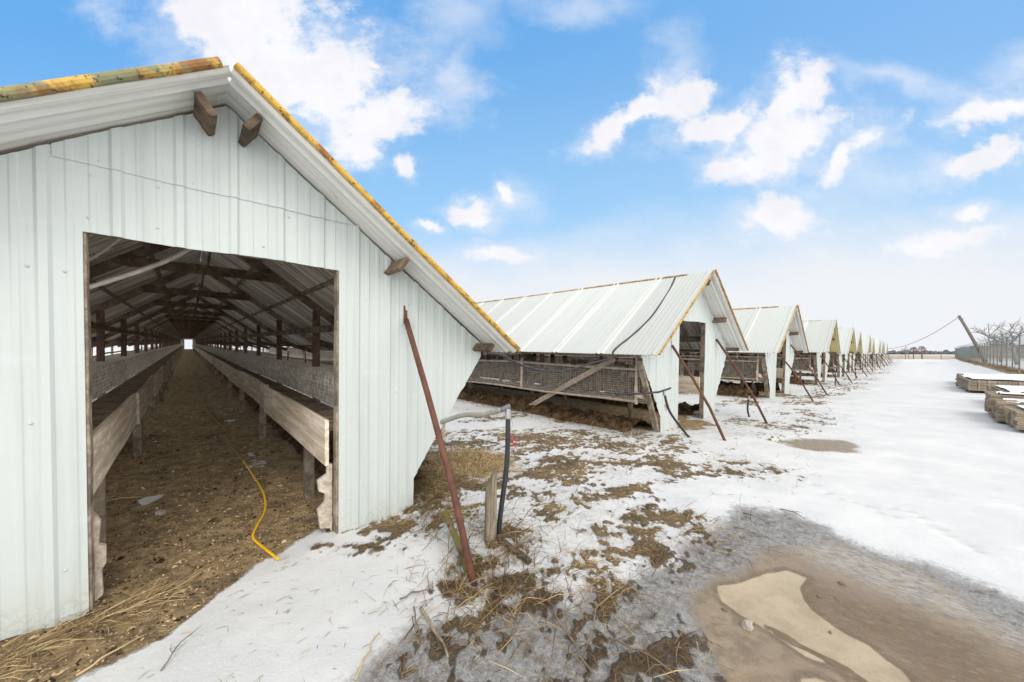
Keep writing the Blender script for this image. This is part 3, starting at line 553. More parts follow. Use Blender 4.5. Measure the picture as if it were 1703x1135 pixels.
def masks(x, y):
    n = fbm(x*3, y*3, 3, 5); n2 = fbm(x*.9, y*.9, 8, 4)
    d = sdf(POLY['apron'], x, y)+.07*(n-.5)*2
    soil = np.clip(.5+d*5, 0, 1)
    lx = np.mod(x+SP/2, SP)-SP/2; inrow = (x > -SP/2) & (x < 11.5*SP)
    und = np.clip(.5+(1.75+.8*(fbm(x*1.6, y*1.6, 21, 5)-.5)*2-np.abs(lx))*4, 0, 1)*np.clip(.5+(y-.25+.5*(n-.5))*3, 0, 1)*inrow
    door = np.clip(.5+(.55-np.hypot(lx/1.1, (y+.05)/.75)+(n-.5)*.9)*2.2, 0, 1)*inrow*(x > 3)
    soil = np.maximum(soil, np.maximum(und, door*.85))
    # snow blown in through the door
    for px, py, r in ((425, 775, .16), (415, 755, .08), (245, 835, .05), (385, 700, .06)):
        P = gp(px, py); soil = np.minimum(soil, np.clip(.5+(np.hypot(x-P[0], (y-P[1])*.6)-r*.55+(fbm(x*11, y*11, 19, 4)-.5)*.42)*9, 0, 1))
    ice = np.clip(.5+(sdf(POLY['ice'], x, y)+.18*(n-.5)*2)*2.2, 0, 1)
    mud = np.clip(.5+(sdf(POLY['mud'], x, y)+.10*(n-.5)*2)*3, 0, 1)
    mud = np.maximum(mud, np.clip(.5+(1-np.hypot(((x-PUD[0])*.743-(y-PUD[1])*.669)/.62, ((x-PUD[0])*.669+(y-PUD[1])*.743)/.42)+.9*(n-.5))*1.3, 0, .72))
    far = sst(60, 95, x)*sst(-8, -6, -np.abs(y+2)); mud = np.maximum(mud, .62*far*(x < 90)*sst(.55, .7, fbm(x*.15, y*.6, 77, 4)))
    dry = np.clip(.5+np.maximum(sdf(POLY['dry'], x, y), sdf(POLY['dry2'], x, y))*9+(n-.5)*.5, 0, 1)
    g = np.zeros(x.shape)
    for P, I in GW:
        dx, dy = x-P[0], y-P[1]; q = np.hypot(I[0, 0]*dx+I[0, 1]*dy, I[1, 0]*dx+I[1, 1]*dy); g = np.maximum(g, 1.0-.42*q)
    strip = sst(-2.7, -1.3, y)*sst(1.1, .4, y)*sst(1.0, 1.9, x)
    bed = (.10+.22*sst(.42, .62, fbm(x*.8, y*1.1, 41, 4)))*strip+.34*sst(.3, 1.2, y)*sst(2.0, 3, x)*sst(.45, .6, fbm(x*.6, y*1.3, 91, 4))+.20*ice*sst(4.0, 2.0, x-y*.3)
    pr = np.clip(np.maximum(np.clip(g, 0, 1)*(.55-.17*ice), bed), 0, .9)
    rough = fbm(x*3.0+.6*y, y*4.6, 51, 3, .6)*.38+fbm(x*13, y*17, 57, 4, .8)*.64
    g = np.clip(.5+(pr-.40+(rough-.5)*2.1)*3.2, 0, 1)*sst(.04, .16, pr)
    thin = np.clip(strip*(.25+1.1*sst(.40, .65, fbm(x*.9, y*1.3, 201, 5, .6)))+.5*sst(.3, 1.2, y)*sst(1.6, 2.4, x)*sst(40, 20, x)*sst(.45, .6, fbm(x*.8, y*.8, 207, 4)), 0, 1)
    thin = np.maximum(thin, .55*sst(.10, .5, pr))
    for P, r in DENT: thin = np.maximum(thin, .8*np.exp(-((x-P[0])**2+(y-P[1])**2)/(r*.6)**2))
    # grass along the fence foot
    g = np.maximum(g, sst(.9, .4, np.abs(y-fence_y(x)))*(x > 20)*.95*(x < 140))
    g = g*(1-sst(.3, .6, dry))*(1-.8*mud)*(1-.75*sst(.4, .7, soil))
    field = sst(118, 124, x)*sst(420, 400, x)*(np.abs(y) < 400)
    ck = [gp(*p_) for p_ in ((1283, 1040), (1330, 1068), (1385, 1095), (1440, 1132), (1500, 1180))]; cd = np.full(x.shape, 9.)
    for a_, b_ in zip(ck[:-1], ck[1:]):
        e_ = (b_-a_)[:2]; t_ = np.clip(((x-a_[0])*e_[0]+(y-a_[1])*e_[1])/(e_@e_), 0, 1); cd = np.minimum(cd, np.hypot(x-a_[0]-e_[0]*t_, y-a_[1]-e_[1]*t_))
    dry = dry*(1-sst(.035, .012, cd+.02*(n-.5)))
    wet = np.clip(.5+(sdf(POLY['wet'], x, y)+.12*(n-.5)*2)*3.5, 0, 1); wet = np.maximum(wet, sst(.04, .012, cd+.03*(n-.5))); frost = np.clip(.5+(sdf(POLY['frost'], x, y)+.12*(n-.5)*2)*4, 0, 1)
    return dict(thin=thin*(1-mud), wet=wet, frost=frost, grass=g, ice=ice, mud=mud, dry=dry, soil=soil, field=field)
def fence_y(x): return -7.44-(x-35.14)*(2.6/96.)
DENT = [(gp(px, py), r*1.15) for px, py, r in [(1490+i*17+random.uniform(-4, 4), 845+i*9+random.uniform(-4, 4), .05) for i in range(9)]+[(1330+i*22, 800+i*9+random.uniform(-5, 5), .05) for i in range(8)]]
def height(x, y, mk=None):
    mk = mk or masks(x, y); fade = sst(150, 95, x)*sst(-160, -20, x); yy = np.clip(y, 0, 110)
    h = SL*yy*fade
    solid = np.maximum.reduce([mk['soil'], mk['mud']]); sn = 1-np.clip(solid, 0, 1)
    near = sst(120, 30, np.hypot(x, y))
    h = h+sn*near*(.05*(fbm(x*.7, y*.7, 5, 4)-.5)+.018*(fbm(x*4, y*4, 15, 4)-.5)*(1-mk['ice']*.6))+sn*(1-mk['ice'])*near*.010
    h = h+mk['grass']*near*.018*fbm(x*9, y*9, 33, 3)+mk['soil']*near*(.035*(fbm(x*5, y*5, 61, 4)-.5)+.022*(fbm(x*17, y*17, 63, 3)-.5))-.012*mk['dry']-.012*mk['mud']
    inn = np.maximum(0, 1-np.abs(np.hypot((x+.05)/.8, 0)))  # aisle floor stays level
    # snow bank along the fence, a few drifts
    h = h+(.38+.25*(fbm(x*.12, y*.3, 71, 3)-.5))*np.exp(-((y-fence_y(x)-.3)/1.1)**2)*sst(16, 26, x)*sst(170, 140, x)
    h = h+.5*sst(100, 108, x)*sst(124, 114, x)*np.exp(-((y+4)/5)**2)*fbm(x*.3, y*.3, 12, 3)
    bank = gp(735, 815); h = h+.16*np.exp(-(((x-1.75)/.33)**2+((y-.35)/.5)**2))
    for P, r in DENT:
        d2 = (x-P[0])**2+(y-P[1])**2; k = d2 < (4*r)**2
        h = np.where(k, h-.022*np.exp(-d2/(r*.7)**2), h)
    return h
def hz(x, y): return float(height(np.array([float(x)]), np.array([float(y)]))[0])
def axis(*seg): return np.unique(np.round(np.concatenate([np.arange(a, b, s) if s > 0 else np.array([]) for a, b, s in seg]), 4))
geo = np.array([200, 240, 300, 380, 500, 700, 1000, 1500, 2400, 4000, 6000.])
XS = np.concatenate([-geo[::-1], axis((-160, -20, 8), (-20, -4, .8), (-4, -1.3, .15), (-1.3, 6, .03), (6, 10, .05), (10, 16, .1), (16, 40, .25), (40, 110, .7), (110, 200, 3.)), geo])
YS = np.concatenate([-geo[::-1], axis((-160, -30, 6), (-30, -12, 1.), (-12, -4.4, .14), (-4.4, 3, .03), (3, 8, .06), (8, 20, .25), (20, 112, 1.2), (112, 200, 6)), geo])
X, Y = np.meshgrid(XS, YS); x, y = X.ravel(), Y.ravel(); mk = masks(x, y); z = height(x, y, mk)
nx, ny = len(XS), len(YS); I = (np.arange(ny-1)[:, None]*nx+np.arange(nx-1)[None]).ravel(); F = np.stack([I, I+1, I+nx+1, I+nx], 1)
me = bpy.data.meshes.new('ground'); me.vertices.add(nx*ny); me.vertices.foreach_set('co', np.stack([x, y, z], 1).ravel()); me.loops.add(F.size); me.loops.foreach_set('vertex_index', F.ravel().astype(np.int32))
me.polygons.add(len(F)); me.polygons.foreach_set('loop_start', np.arange(len(F), dtype=np.int32)*4); me.polygons.foreach_set('loop_total', np.full(len(F), 4, np.int32)); me.polygons.foreach_set('use_smooth', np.ones(len(F), bool)); me.update(calc_edges=True)
for k, v in mk.items():
    at = me.attributes.new(k, 'FLOAT', 'POINT'); at.data.foreach_set('value', v.astype(np.float32))
me.materials.append(M['ground']); g_ = link('ground', me); g_['kind'] = 'structure'

# ------------------------------------------------------------------ dead grass, litter, straw (nobody could count these)
def blades(name, pts, lens, tint0, label=None, flat=.8, width=.0022, clump=None):
    n = len(pts); V = np.zeros((n, 5, 3)); a = clump if clump is not None else rng.uniform(0, 6.283, n); el = np.abs(rng.normal(0, 1, n))*(1-flat)+.04
    d = np.stack([np.cos(a)*np.cos(el), np.sin(a)*np.cos(el), np.sin(el)], 1); sd = np.stack([-np.sin(a), np.cos(a), np.zeros(n)], 1); bend = rng.normal(0, .22, n)[:, None]
    w = width*rng.uniform(.6, 1.5, n)[:, None]; L = lens[:, None]
    mid = pts+d*L*.5+sd*bend*L*.35+np.array([0, 0, 1])*L*.05; tip = pts+d*L+sd*bend*L-np.array([0, 0, 1])*L*.18*(el[:, None] > .3)
    V[:, 0] = pts-sd*w; V[:, 1] = pts+sd*w; V[:, 2] = mid+sd*w*.8; V[:, 3] = mid-sd*w*.8; V[:, 4] = tip
    V[:, 2, 2] += .002
    b0 = np.arange(n)*5; q = np.stack([b0, b0+1, b0+2, b0+3], 1); t3 = np.stack([b0+3, b0+2, b0+4], 1)
    me = bpy.data.meshes.new(name); me.from_pydata(V.reshape(-1, 3).tolist(), [], q.tolist()+t3.tolist()); at = me.attributes.new('tint', 'FLOAT', 'POINT')
    at.data.foreach_set('value', np.repeat(np.clip(tint0+rng.normal(0, .2, n), 0, 1), 5).astype(np.float32)); me.materials.append(M['blade']); o = link(name, me); o['kind'] = 'stuff'; return o
N = 520000; d = 1.2+rng.uniform(0, 1, N)**1.6*15; ang = rng.uniform(-.98, .98, N)
px_ = CAM[0]+d*np.sin(YAW+ang); py_ = CAM[1]+d*np.cos(YAW+ang); k = (py_ > -4.2) & (py_ < 3.2) & (px_ > -1.3); px_, py_ = px_[k], py_[k]
mkk = masks(px_, py_); dens = sst(.35, .8, mkk['grass'])*.85*(1-.72*mkk['ice'])+.006*(mkk['grass'] < .4)*(1-mkk['mud'])*(1-mkk['soil'])*sst(-2.4, -1.4, py_); k = rng.uniform(0, 1, len(px_)) < dens; px_, py_ = px_[k], py_[k]
pz_ = height(px_, py_); P = np.stack([px_, py_, pz_+.004], 1); cl = (fbm(px_*2.2, py_*2.2, 5, 3)-.5)*14+rng.normal(0, .5, len(px_))
blades('dead_grass', P, rng.uniform(.015, .085, len(P))*(1-.45*masks(px_, py_)['ice']), np.clip((.28-.40*masks(px_, py_)['ice'])+.95*(fbm(px_*2.5, py_*2.5, 9, 4)-.25), .03, .72), flat=.93, width=.0013, clump=cl)
print('grass blades', len(P))
n = 2600; d = 1.6+rng.uniform(0, 1, n)**1.3*9; ang = rng.uniform(-.6, .98, n); px_ = CAM[0]+d*np.sin(YAW+ang); py_ = CAM[1]+d*np.cos(YAW+ang); k = (py_ > -2.6) & (py_ < .8) & (px_ > .95); px_, py_ = px_[k], py_[k]
c = gp(810, 950); q = 420; px_ = np.concatenate([px_, c[0]+rng.normal(0, .28, q)]); py_ = np.concatenate([py_, c[1]+rng.normal(0, .25, q)]); mkk = masks(px_, py_); k = (mkk['mud'] < .3) & (rng.uniform(0, 1, len(px_)) < .25+.6*mkk['thin']); px_, py_ = px_[k], py_[k]
blades('dry_weeds', np.stack([px_, py_, height(px_, py_)], 1), rng.uniform(.05, .22, len(px_)), np.clip(rng.normal(.27, .15, len(px_)), .05, .7), flat=.5, width=.0016)
for cx_, cy_, sx_, q in ((790, 985, .22, 260), (840, 900, .18, 200), (735, 870, .2, 320), (700, 845, .15, 200), (960, 1000, .3, 200), (1180, 890, .2, 120)):
    c = gp(cx_, cy_); px_ = c[0]+rng.normal(0, sx_, q); py_ = c[1]+rng.normal(0, sx_, q); k = (px_ > 1.42) | (py_ < -.1); px_, py_ = px_[k], py_[k]; P = np.stack([px_, py_, height(px_, py_)+.006], 1); blades('dry_weeds', P, rng.uniform(.08, .34, len(P)), np.clip(rng.normal(.36, .2, len(P)), .05, .9), flat=.80, width=.0019)
# golden tussock bank beside the near shed
n = 11000; c = gp(775, 772); px_ = c[0]+rng.choice([-.2, .05, .28], n)+rng.normal(0, .12, n)+rng.normal(0, .1, n); py_ = c[1]+rng.normal(0, .28, n); k = px_ > 1.45; px_, py_ = px_[k], py_[k]; P = np.stack([px_, py_, height(px_, py_)], 1)
blades('golden_grass', P, rng.uniform(.05, .13, len(P)), np.full(len(P), .80), flat=.6, width=.002)
n = 9000; px_ = rng.uniform(1.3, 2.2, n); py_ = rng.uniform(-.05, 2.4, n); P = np.stack([px_, py_, height(px_, py_)], 1); blades('brown_litter', P, rng.uniform(.04, .15, n), np.full(n, .38), flat=.75)
# straw and chaff on the doorway floor
n = 5200; px_ = rng.uniform(-1.1, .75, n); py_ = -.7+rng.uniform(0, 1, n)**1.3*8; mm = masks(px_, py_); k = mm['soil'] > .55; px_, py_ = px_[k], py_[k]; P = np.stack([px_, py_, height(px_, py_)+.003], 1)
blades('chaff', P, rng.uniform(.01, .045, len(P)), np.clip(rng.normal(.6, .25, len(P)), 0, 1), flat=.93, width=.0025)
n = 5200; px_ = rng.uniform(-.95, .72, n); py_ = -.6+rng.uniform(0, 1, n)**1.5*9; mm = masks(px_, py_); k = mm['soil'] > .6; px_, py_ = px_[k], py_[k]; zz_ = height(px_, py_); b = MB()
for x_, y_, z_ in zip(px_, py_, zz_):
    r_ = random.uniform(.004, .014)*(1 if random.random() < .93 else 2.2); a_ = random.uniform(0, 6.28); d1 = np.array([math.cos(a_), math.sin(a_), random.uniform(-.3, .5)])*r_; d2 = np.array([-math.sin(a_), math.cos(a_), random.uniform(-.4, .4)])*r_*random.uniform(.3, .8); p = np.array([x_, y_, z_+r_*.35]); t_ = p+np.array([0, 0, r_*.6])
    b.add([p-d1, p-d2, p+d1, p+d2, t_], [(0, 1, 4), (1, 2, 4), (2, 3, 4), (3, 0, 4)], 0 if random.random() < .45 else 1)
o = b.build('floor_litter', [M['straw'], M['manure']]); o['kind'] = 'stuff'
n = 330; t = rng.uniform(0, 1, n); a0, a1 = np.array([-1.0, -.16]), np.array([-.35, .02]); px_ = a0[0]+(a1[0]-a0[0])*t+rng.normal(0, .07, n); py_ = a0[1]+(a1[1]-a0[1])*t-.10+rng.normal(0, .07, n); P = np.stack([px_, py_, height(px_, py_)+.01], 1)
blades('straw', P, rng.uniform(.07, .30, n), np.clip(rng.normal(.68, .2, n), 0, 1), flat=.95, width=.0013, clump=rng.normal(.2, .75, n)+rng.choice([0, math.pi], n))
# snow speckled with dark crumbs near the near wall
def stick(px0, px1, r, label, mat='twig', fork=0, lift=.02, cat='twig', name='twig'):
    a, c = gp(*px0), gp(*px1); a[2] = hz(*a[:2])+r*.7; c[2] = hz(*c[:2])+r+lift; b = MB(); L = np.linalg.norm(c-a); P = [a+(c-a)*t+rng.normal(0, L*.018, 3)*np.array([1, 1, .3])+np.array([0, 0, lift*math.sin(t*3.1)]) for t in np.linspace(0, 1, 7)]
    b.tube(spline(P, 2), list(np.linspace(r, r*.55, 13)), 6)
    for q in range(fork):
        i = random.randint(2, 5); d = (c-a)/L; s_ = np.array([-d[1], d[0], 0])*random.choice([-1, 1]); b.tube([P[i], P[i]+(d*.6+s_*.7+np.array([0, 0, .25]))*L*.12, P[i]+(d*1.1+s_*.8+np.array([0, 0, .3]))*L*.2], [r*.5, r*.4, r*.2], 5)
    tag(b.build(name, M[mat], None, True), label, cat)
stick((590, 1135), (632, 1062), .006, 'straight pale stalk poking out of snow below the doorway', 'straw')
for args in (((127, 1128), (243, 1060), .006, 'long pale cane lying along the edge of snow and brown litter', 'straw', 0, .01, 'cane', 'cane'),
    ((268, 1120), (318, 1063), .004, 'thin dark forked twig on clean snow before the doorway', 'bark', 3), ((700, 1015), (745, 1100), .011, 'bleached broken stick in snow near the icy patch', 'wood', 1, .01, 'stick', 'stick'),
    ((685, 1012), (700, 1080), .005, 'slim dark twig beside the bleached broken stick', 'bark', 1), ((905, 1000), (985, 1130), .008, 'long dead branch frozen into the grey ice', 'wood', 3, .02, 'branch', 'branch'),
    ((1010, 985), (960, 1120), .005, 'dark dry stem crossing the icy grass', 'twig', 2), ((665, 998), (725, 992), .005, 'short dark twig on snow left of the nearest pipe foot', 'bark', 1), ((740, 985), (765, 880), .004, 'thin upright weed stem between snow and nearest pipe', 'twig', 3, .2),
    ((850, 890), (935, 870), .004, 'slender twig reaching right from the grey post', 'bark', 3, .12), ((1010, 1060), (1120, 1128), .006, 'crooked branch lying over brown ice tufts', 'twig', 3, .02, 'branch', 'branch'),
    ((1235, 855), (1285, 880), .005, 'dry stalk lying across the thawed edge of the road', 'twig', 3), ((1300, 850), (1340, 870), .005, 'forked brown stalk where the snow meets brown ice', 'twig', 3), ((160, 838), (235, 832), .006, 'pale stick lying on the floor below the left feed board', 'straw'), ((700, 1130), (735, 1180), .006, 'stub of twig at the icy bottom edge', 'bark')): stick(*args)
for i, (px, py, s_, lb) in enumerate(((1243, 1040, .035, 'pale pointed stone on the brown wet ground'), (1400, 969, .02, 'flat brown stone at the edge of the thawed patch'), (1362, 989, .014, 'small dark stone on the wet brown mud'), (1391, 993, .011, 'tiny dark stone right of another on the mud'), (265, 857, .05, 'pale flat stone on the doorway floor'), (1381, 1046, .012, 'dark stone on dry concrete beside the wet stain'), (1205, 1012, .015, 'dark pebble on the wet rim left of the dry patch'), (1700, 1000, .02, 'stone at the icy road edge'))):
    if i == 7: continue
    b = MB(); bpy_v = []; P = gp(px, py); nlat = 6
    for a_ in range(nlat+1):
        for c_ in range(9):
            th, ph = math.pi*a_/nlat, 2*math.pi*c_/9; q = np.array([math.sin(th)*math.cos(ph)*1.1, math.sin(th)*math.sin(ph)*.75, math.cos(th)*(.85 if i == 0 else .5)]); bpy_v.append(q*s_*(.75+.5*vnoise(np.array([q[0]*1.7+i*7]), np.array([q[1]*1.7+q[2]*2]))[0]))
    b.add(bpy_v, [(a_*9+c_, a_*9+(c_+1) % 9, a_*9+9+(c_+1) % 9, a_*9+9+c_) for a_ in range(nlat) for c_ in range(9)]); o = b.build('stone', M['stone'] if i in (0, 4) else M['bark']); o.location = (P[0], P[1], hz(P[0], P[1])+s_*.2); o.rotation_euler.z = i*1.3; tag(o, lb, 'stone')

# manure heaped under the cages
def heap(xc, y0, y1, hgt, wid, label_seed):
    ys = np.arange(y0, y1, .07); us = np.linspace(-1, 1, 22); V = []
    for yv in ys:
        hh = hgt*(.5+1.0*fbm(np.array([yv*.9]), np.array([label_seed*3.]), 3, 3)[0])
        for u in us:
            xx = xc+u*wid; V.append((xx, yv+.04*(random.random()-.5), SL*yv-.04+hh*(1-u*u)**.8*(.10+1.75*fbm(np.array([xx*4.5]), np.array([yv*4.5]), 7, 5, .7)[0])))
    n = len(us); F = [(i*n+j, i*n+j+1, i*n+n+j+1, i*n+n+j) for i in range(len(ys)-1) for j in range(n-1)]
    b = MB(); b.add(V, F); o = b.build('manure_heap', M['manure'], None, False); o['kind'] = 'stuff'
for xc, y1, s_ in ((1.45, 30, 1), (-1.45, 20, 2), (SP-1.5, 28, 3), (SP+1.45, 12, 4), (2*SP-1.5, 14, 5), (2*SP+1.45, 8, 6), (3*SP-1.5, 9, 7), (4*SP-1.5, 7, 8), (5*SP-1.5, 7, 9)): heap(xc, .35, y1, .27, .5, s_)
for sx, xc, n in ((1, SP-1.9, 3500), (2, 2*SP-1.9, 1500)):
    yv = .1+rng.uniform(0, 1, n)**1.2*14; xv = xc+rng.normal(0, .22, n); P = np.stack([xv, yv, height(xv, yv)+.01], 1); blades('manure_straw', P, rng.uniform(.05, .2, n), np.full(n, .4), flat=.6, width=.004)

# ------------------------------------------------------------------ stacked lumber by the road
def lumber_pile(x0, y0, cols, rows, pw, ph, length, ang, where, gname, miss=()):
    ca, sa = math.cos(ang), math.sin(ang); hg = hz(x0, y0)+.05
    for q_ in (.25, length-.25):
        b = MB(); b.bar((-.03, 0, 0), (cols*pw+.03, 0, 0), .09, .06, (0, 0, 1), .003); o = b.build('bearer', M['wood_slat']); o.location = (x0+q_*sa, y0-q_*ca, hg-.022); o.rotation_euler.z = ang; tag(o, 'dark bearer on the snow beneath %s of timbers' % where, 'bearer', 'bearers under '+where)
    for c in range(cols):
        for r in range(rows):
            if (c, r) in miss: continue
            jx, jy = random.uniform(-.006, .006), random.uniform(-.025, .025); cx = (c+.5)*pw+jx; L = length+random.uniform(-.15, .15)
            b = MB(); b.bar((0, 0, 0), (0, -L, 0), pw*.96, ph*.93, (0, 0, 1), .003, 5, .001); o = b.build('lumber_plank', M['lumber']); o.location = (x0+cx*ca-jy*sa, y0+cx*sa+jy*ca, hg+ph*(r+.5)+.01); o.rotation_euler.z = ang+random.uniform(-.012, .012)
            tag(o, 'weathered squared timber in %s beside the snowy road' % where, 'timber', gname)
    # the snow lying on top
    b = MB(); W = cols*pw; L = length; nu, nv = 40, 30; V = []; F = []
    for i in range(nu+1):
        for j in range(nv+1):
            u, v = .04+.93*i/nu, .05+.9*j/nv; e = min(u, 1-u)*W/.10; e2 = min(v, 1-v)*L/.12; t = min(1, max(0, e))**.5*min(1, max(0, e2))**.5
            nn = fbm(np.array([u*W*1.5]), np.array([v*L*1.2]), int(x0), 4)[0]; V.append((x0+u*W*ca+v*L*sa, y0+u*W*sa-v*L*ca, hg+ph*rows+.008+(.045*t*(.3+1.2*nn))-.04*(nn < .37)))
    for i in range(nu):
        for j in range(nv): a = i*(nv+1)+j; F.append((a, a+nv+1, a+nv+2, a+1))
    b.add(V, F); o = b.build('snow_cover', M['snow'], None, True); o['kind'] = 'stuff'
lumber_pile(11.28, -4.48, 6, 4, .2, .082, 2.6, .01, 'the nearest pile', 'squared timbers of the nearest pile', {(4, 3)})
lumber_pile(12.55, -4.40, 4, 5, .22, .082, 2.6, .0, 'the second pile', 'squared timbers of the second pile', {(1, 4)})
lumber_pile(13.50, -4.38, 5, 6, .22, .082, 2.6, -.02, 'the third and tallest pile', 'squared timbers of the third pile', {(3, 5)})
lumber_pile(15.5, -7.4, 13, 5, .2, .085, 3.0, math.pi/2, 'the low middle pile', 'squared timbers of the low middle pile', ())
lumber_pile(21.5, -8.1, 16, 4, .22, .095, 3.9, math.pi/2+.02, 'the far pile', 'squared timbers of the far pile', ())
lumber_pile(25.8, -8.2, 16, 3, .22, .10, 3.6, math.pi/2-.02, 'the farthest pile', 'squared timbers of the farthest pile', ())
b = MB(); P = gp(1665, 700); b.bar((P[0]-.5, P[1]+.12, hz(P[0], P[1])+.04), (P[0]+.35, P[1]-.2, hz(P[0], P[1])+.05), .07, .05, (0, 0, 1), .006, 4, .004); tag(b.build('loose_board', M['lumber']), 'loose board lying on snow beside the nearest lumber pile', 'board')

# ------------------------------------------------------------------ fence, pole, wires
fr = thing('chain_link_fence', (0, 0, 0), 'tall grey chain link fence along the right side of the snowy road', 'fence'); FH = 2.2
xs = list(np.arange(19.5, 140, 2.9)); b = MB()
for i, xv in enumerate(xs):
    yv = fence_y(xv); zz = hz(xv, yv); p = MB(); lean = random.uniform(-.05, .05); p.tube([(xv, yv, zz-.2), (xv+lean, yv, zz+FH)], .032 if xv < 80 else .045, 8); p.tube([(xv+lean, yv, zz+FH), (xv+lean-.1, yv+.28, zz+FH+.26)], .018, 6); p.build('fence_post', M['galv'], fr)
def seg_fence(b, xa, xb, cell, r):
    n = int((xb-xa)/cell); zb = lambda xv: float(np.interp(xv, FX, FZ))
    m_ = int(FH/cell)
    for i in range(-m_, n):
        for sgn in (1, -1):
            a0, a1 = max(0, i), min(n, i+m_)
            if a1 <= a0: continue
            za, zc = (a0-i)*cell, (a1-i)*cell
            if sgn < 0: za, zc = FH-za, FH-zc
            xa_, xc_ = xa+a0*cell, xa+a1*cell
            b.bar((xa_, fence_y(xa_), zb(xa_)+za), (xc_, fence_y(xc_)+.004, zb(xc_)+zc), r, r, (0, 1, 0))
FX = np.arange(18, 142, .5); FZ = np.array([hz(v, fence_y(v)) for v in FX])
seg_fence(b, 19.5, 60, .12, .0021); seg_fence(b, 60, 139, .25, .0032); b.build('chain_link', M['galv'], fr)
b = MB(); b.tube([(v, fence_y(v), float(np.interp(v, FX, FZ))+FH) for v in np.arange(19.5, 139.5, 1.45)], .022, 6); b.build('top_rail', M['galv'], fr)
for q in range(3):
    b = MB(); b.tube([(v, fence_y(v)+.1*(q+1)-.03, float(np.interp(v, FX, FZ))+FH+.09*(q+1)) for v in np.arange(19.5, 139.5, 1.45)], .006, 4); b.build('barbed_wire', M['galv'], fr)
n = 8000; xv = rng.uniform(20, 110, n); yv = fence_y(xv)+rng.normal(0, .22, n); P = np.stack([xv, yv, height(xv, yv)], 1); blades('fence_weeds', P, rng.uniform(.12, .5, n), np.clip(rng.normal(.42, .18, n), 0, 1), flat=.3, width=.006)
ff = thing('wire_fence', (0, 0, 0), 'low wire fence with thin posts across the far end of the road', 'fence')
for yv in np.arange(-10, 14, 2.6):
    p = MB(); p.tube([(121+.1*yv, yv, -.1), (121+.1*yv, yv, 2.1)], .05, 6); p.build('fence_post', M['bark'], ff)
for zz in (.6, 1.2, 1.9):
    p = MB(); p.tube([(120, -10, zz), (122.4, 14, zz)], .012, 4); p.build('fence_wire', M['galv'], ff)
base = np.array([67.0, -9.0, 0.]); top = base+RT*(-3.45)+np.array([0, 0, 5.75]); t = thing('utility_pole', tuple(base), 'dark wooden pole leaning left over the road fence, wire hanging from its tip', 'pole')
b = MB(); dd = top-base; b.tube([(0, 0, -.3), dd*.35+(.03, 0, 0), dd*.7+(.04, 0, .04), dd], [.17, .155, .13, .12], 10); b.build('pole_shaft', M['bark'], t, True)
b = MB(); b.bar(dd*.93+np.array([-.25, .15, 0]), dd*.93+np.array([.25, -.15, .05]), .1, .12); b.build('crossblock', M['bark'], t)
e0 = np.array([96., 2.0, 2.7]); w0 = base+dd*.985; P = [w0+(e0-w0)*u-np.array([0, 0, 1])*4*1.55*u*(1-u) for u in np.linspace(0, 1, 30)]
b = MB(); b.tube(P, .028, 5); tag(b.build('overhead_wire', M['bark']), 'wire sagging from the leaning pole tip towards the last sheds', 'wire')
w1 = base+RT*(-.6)+np.array([-.5, .6, 2.4]); w0 = base+dd*.83; P = [w0+(w1-w0)*u-np.array([0, 0, 1])*.5*u*(1-u) for u in np.linspace(0, 1, 12)]
b = MB(); b.tube(P, .022, 5); tag(b.build('guy_wire', M['bark']), 'slack wire dropping from the leaning pole to the fence', 'wire')

# ------------------------------------------------------------------ far things
def bare_tree(base, h, seed, label, grp=None, spread=.75):
    r = random.Random(seed); t = thing('bare_tree', base, label, 'tree', grp); tr = MB(); cr = MB()
    def grow(b, p, d, L, rad, lev):
        n = 4; P = [p]; q = p.copy()
        for i in range(n): d = d+np.array([r.gauss(0, .13), r.gauss(0, .13), r.gauss(.03, .08)]); d /= np.linalg.norm(d); q = q+d*L/n; P.append(q.copy())
        b.tube(P, list(np.linspace(max(rad, .013), max(rad*.6, .010), n+1)), 5 if lev > 1 else 7)
        if lev >= 5: return
        for i in range(r.choice([2, 3, 3])):
            s_ = P[r.randint(2, n)]; nd = d+np.array([r.gauss(0, spread), r.gauss(0, spread), r.gauss(.12, .35)]); grow(cr, s_, nd/np.linalg.norm(nd), L*r.uniform(.6, .8), rad*.62, lev+1)
    grow(tr, np.zeros(3), np.array([0, 0, 1.]), h*.33, h*.024, 0); tr.build('trunk', M['bark_pale'], t, True); cr.build('crown', M['bark_pale'], t)
bare_tree(tuple(gp(1692, 607)), 9.0, 3, 'bare spreading tree behind the fence at the right edge', None, .95); bare_tree(tuple(gp(1664, 603)), 7.0, 11, 'smaller bare tree behind the fence, left of the big one'); bare_tree(tuple(gp(1730, 610)), 8.0, 19, 'bare tree crowding the picture edge above the fence')
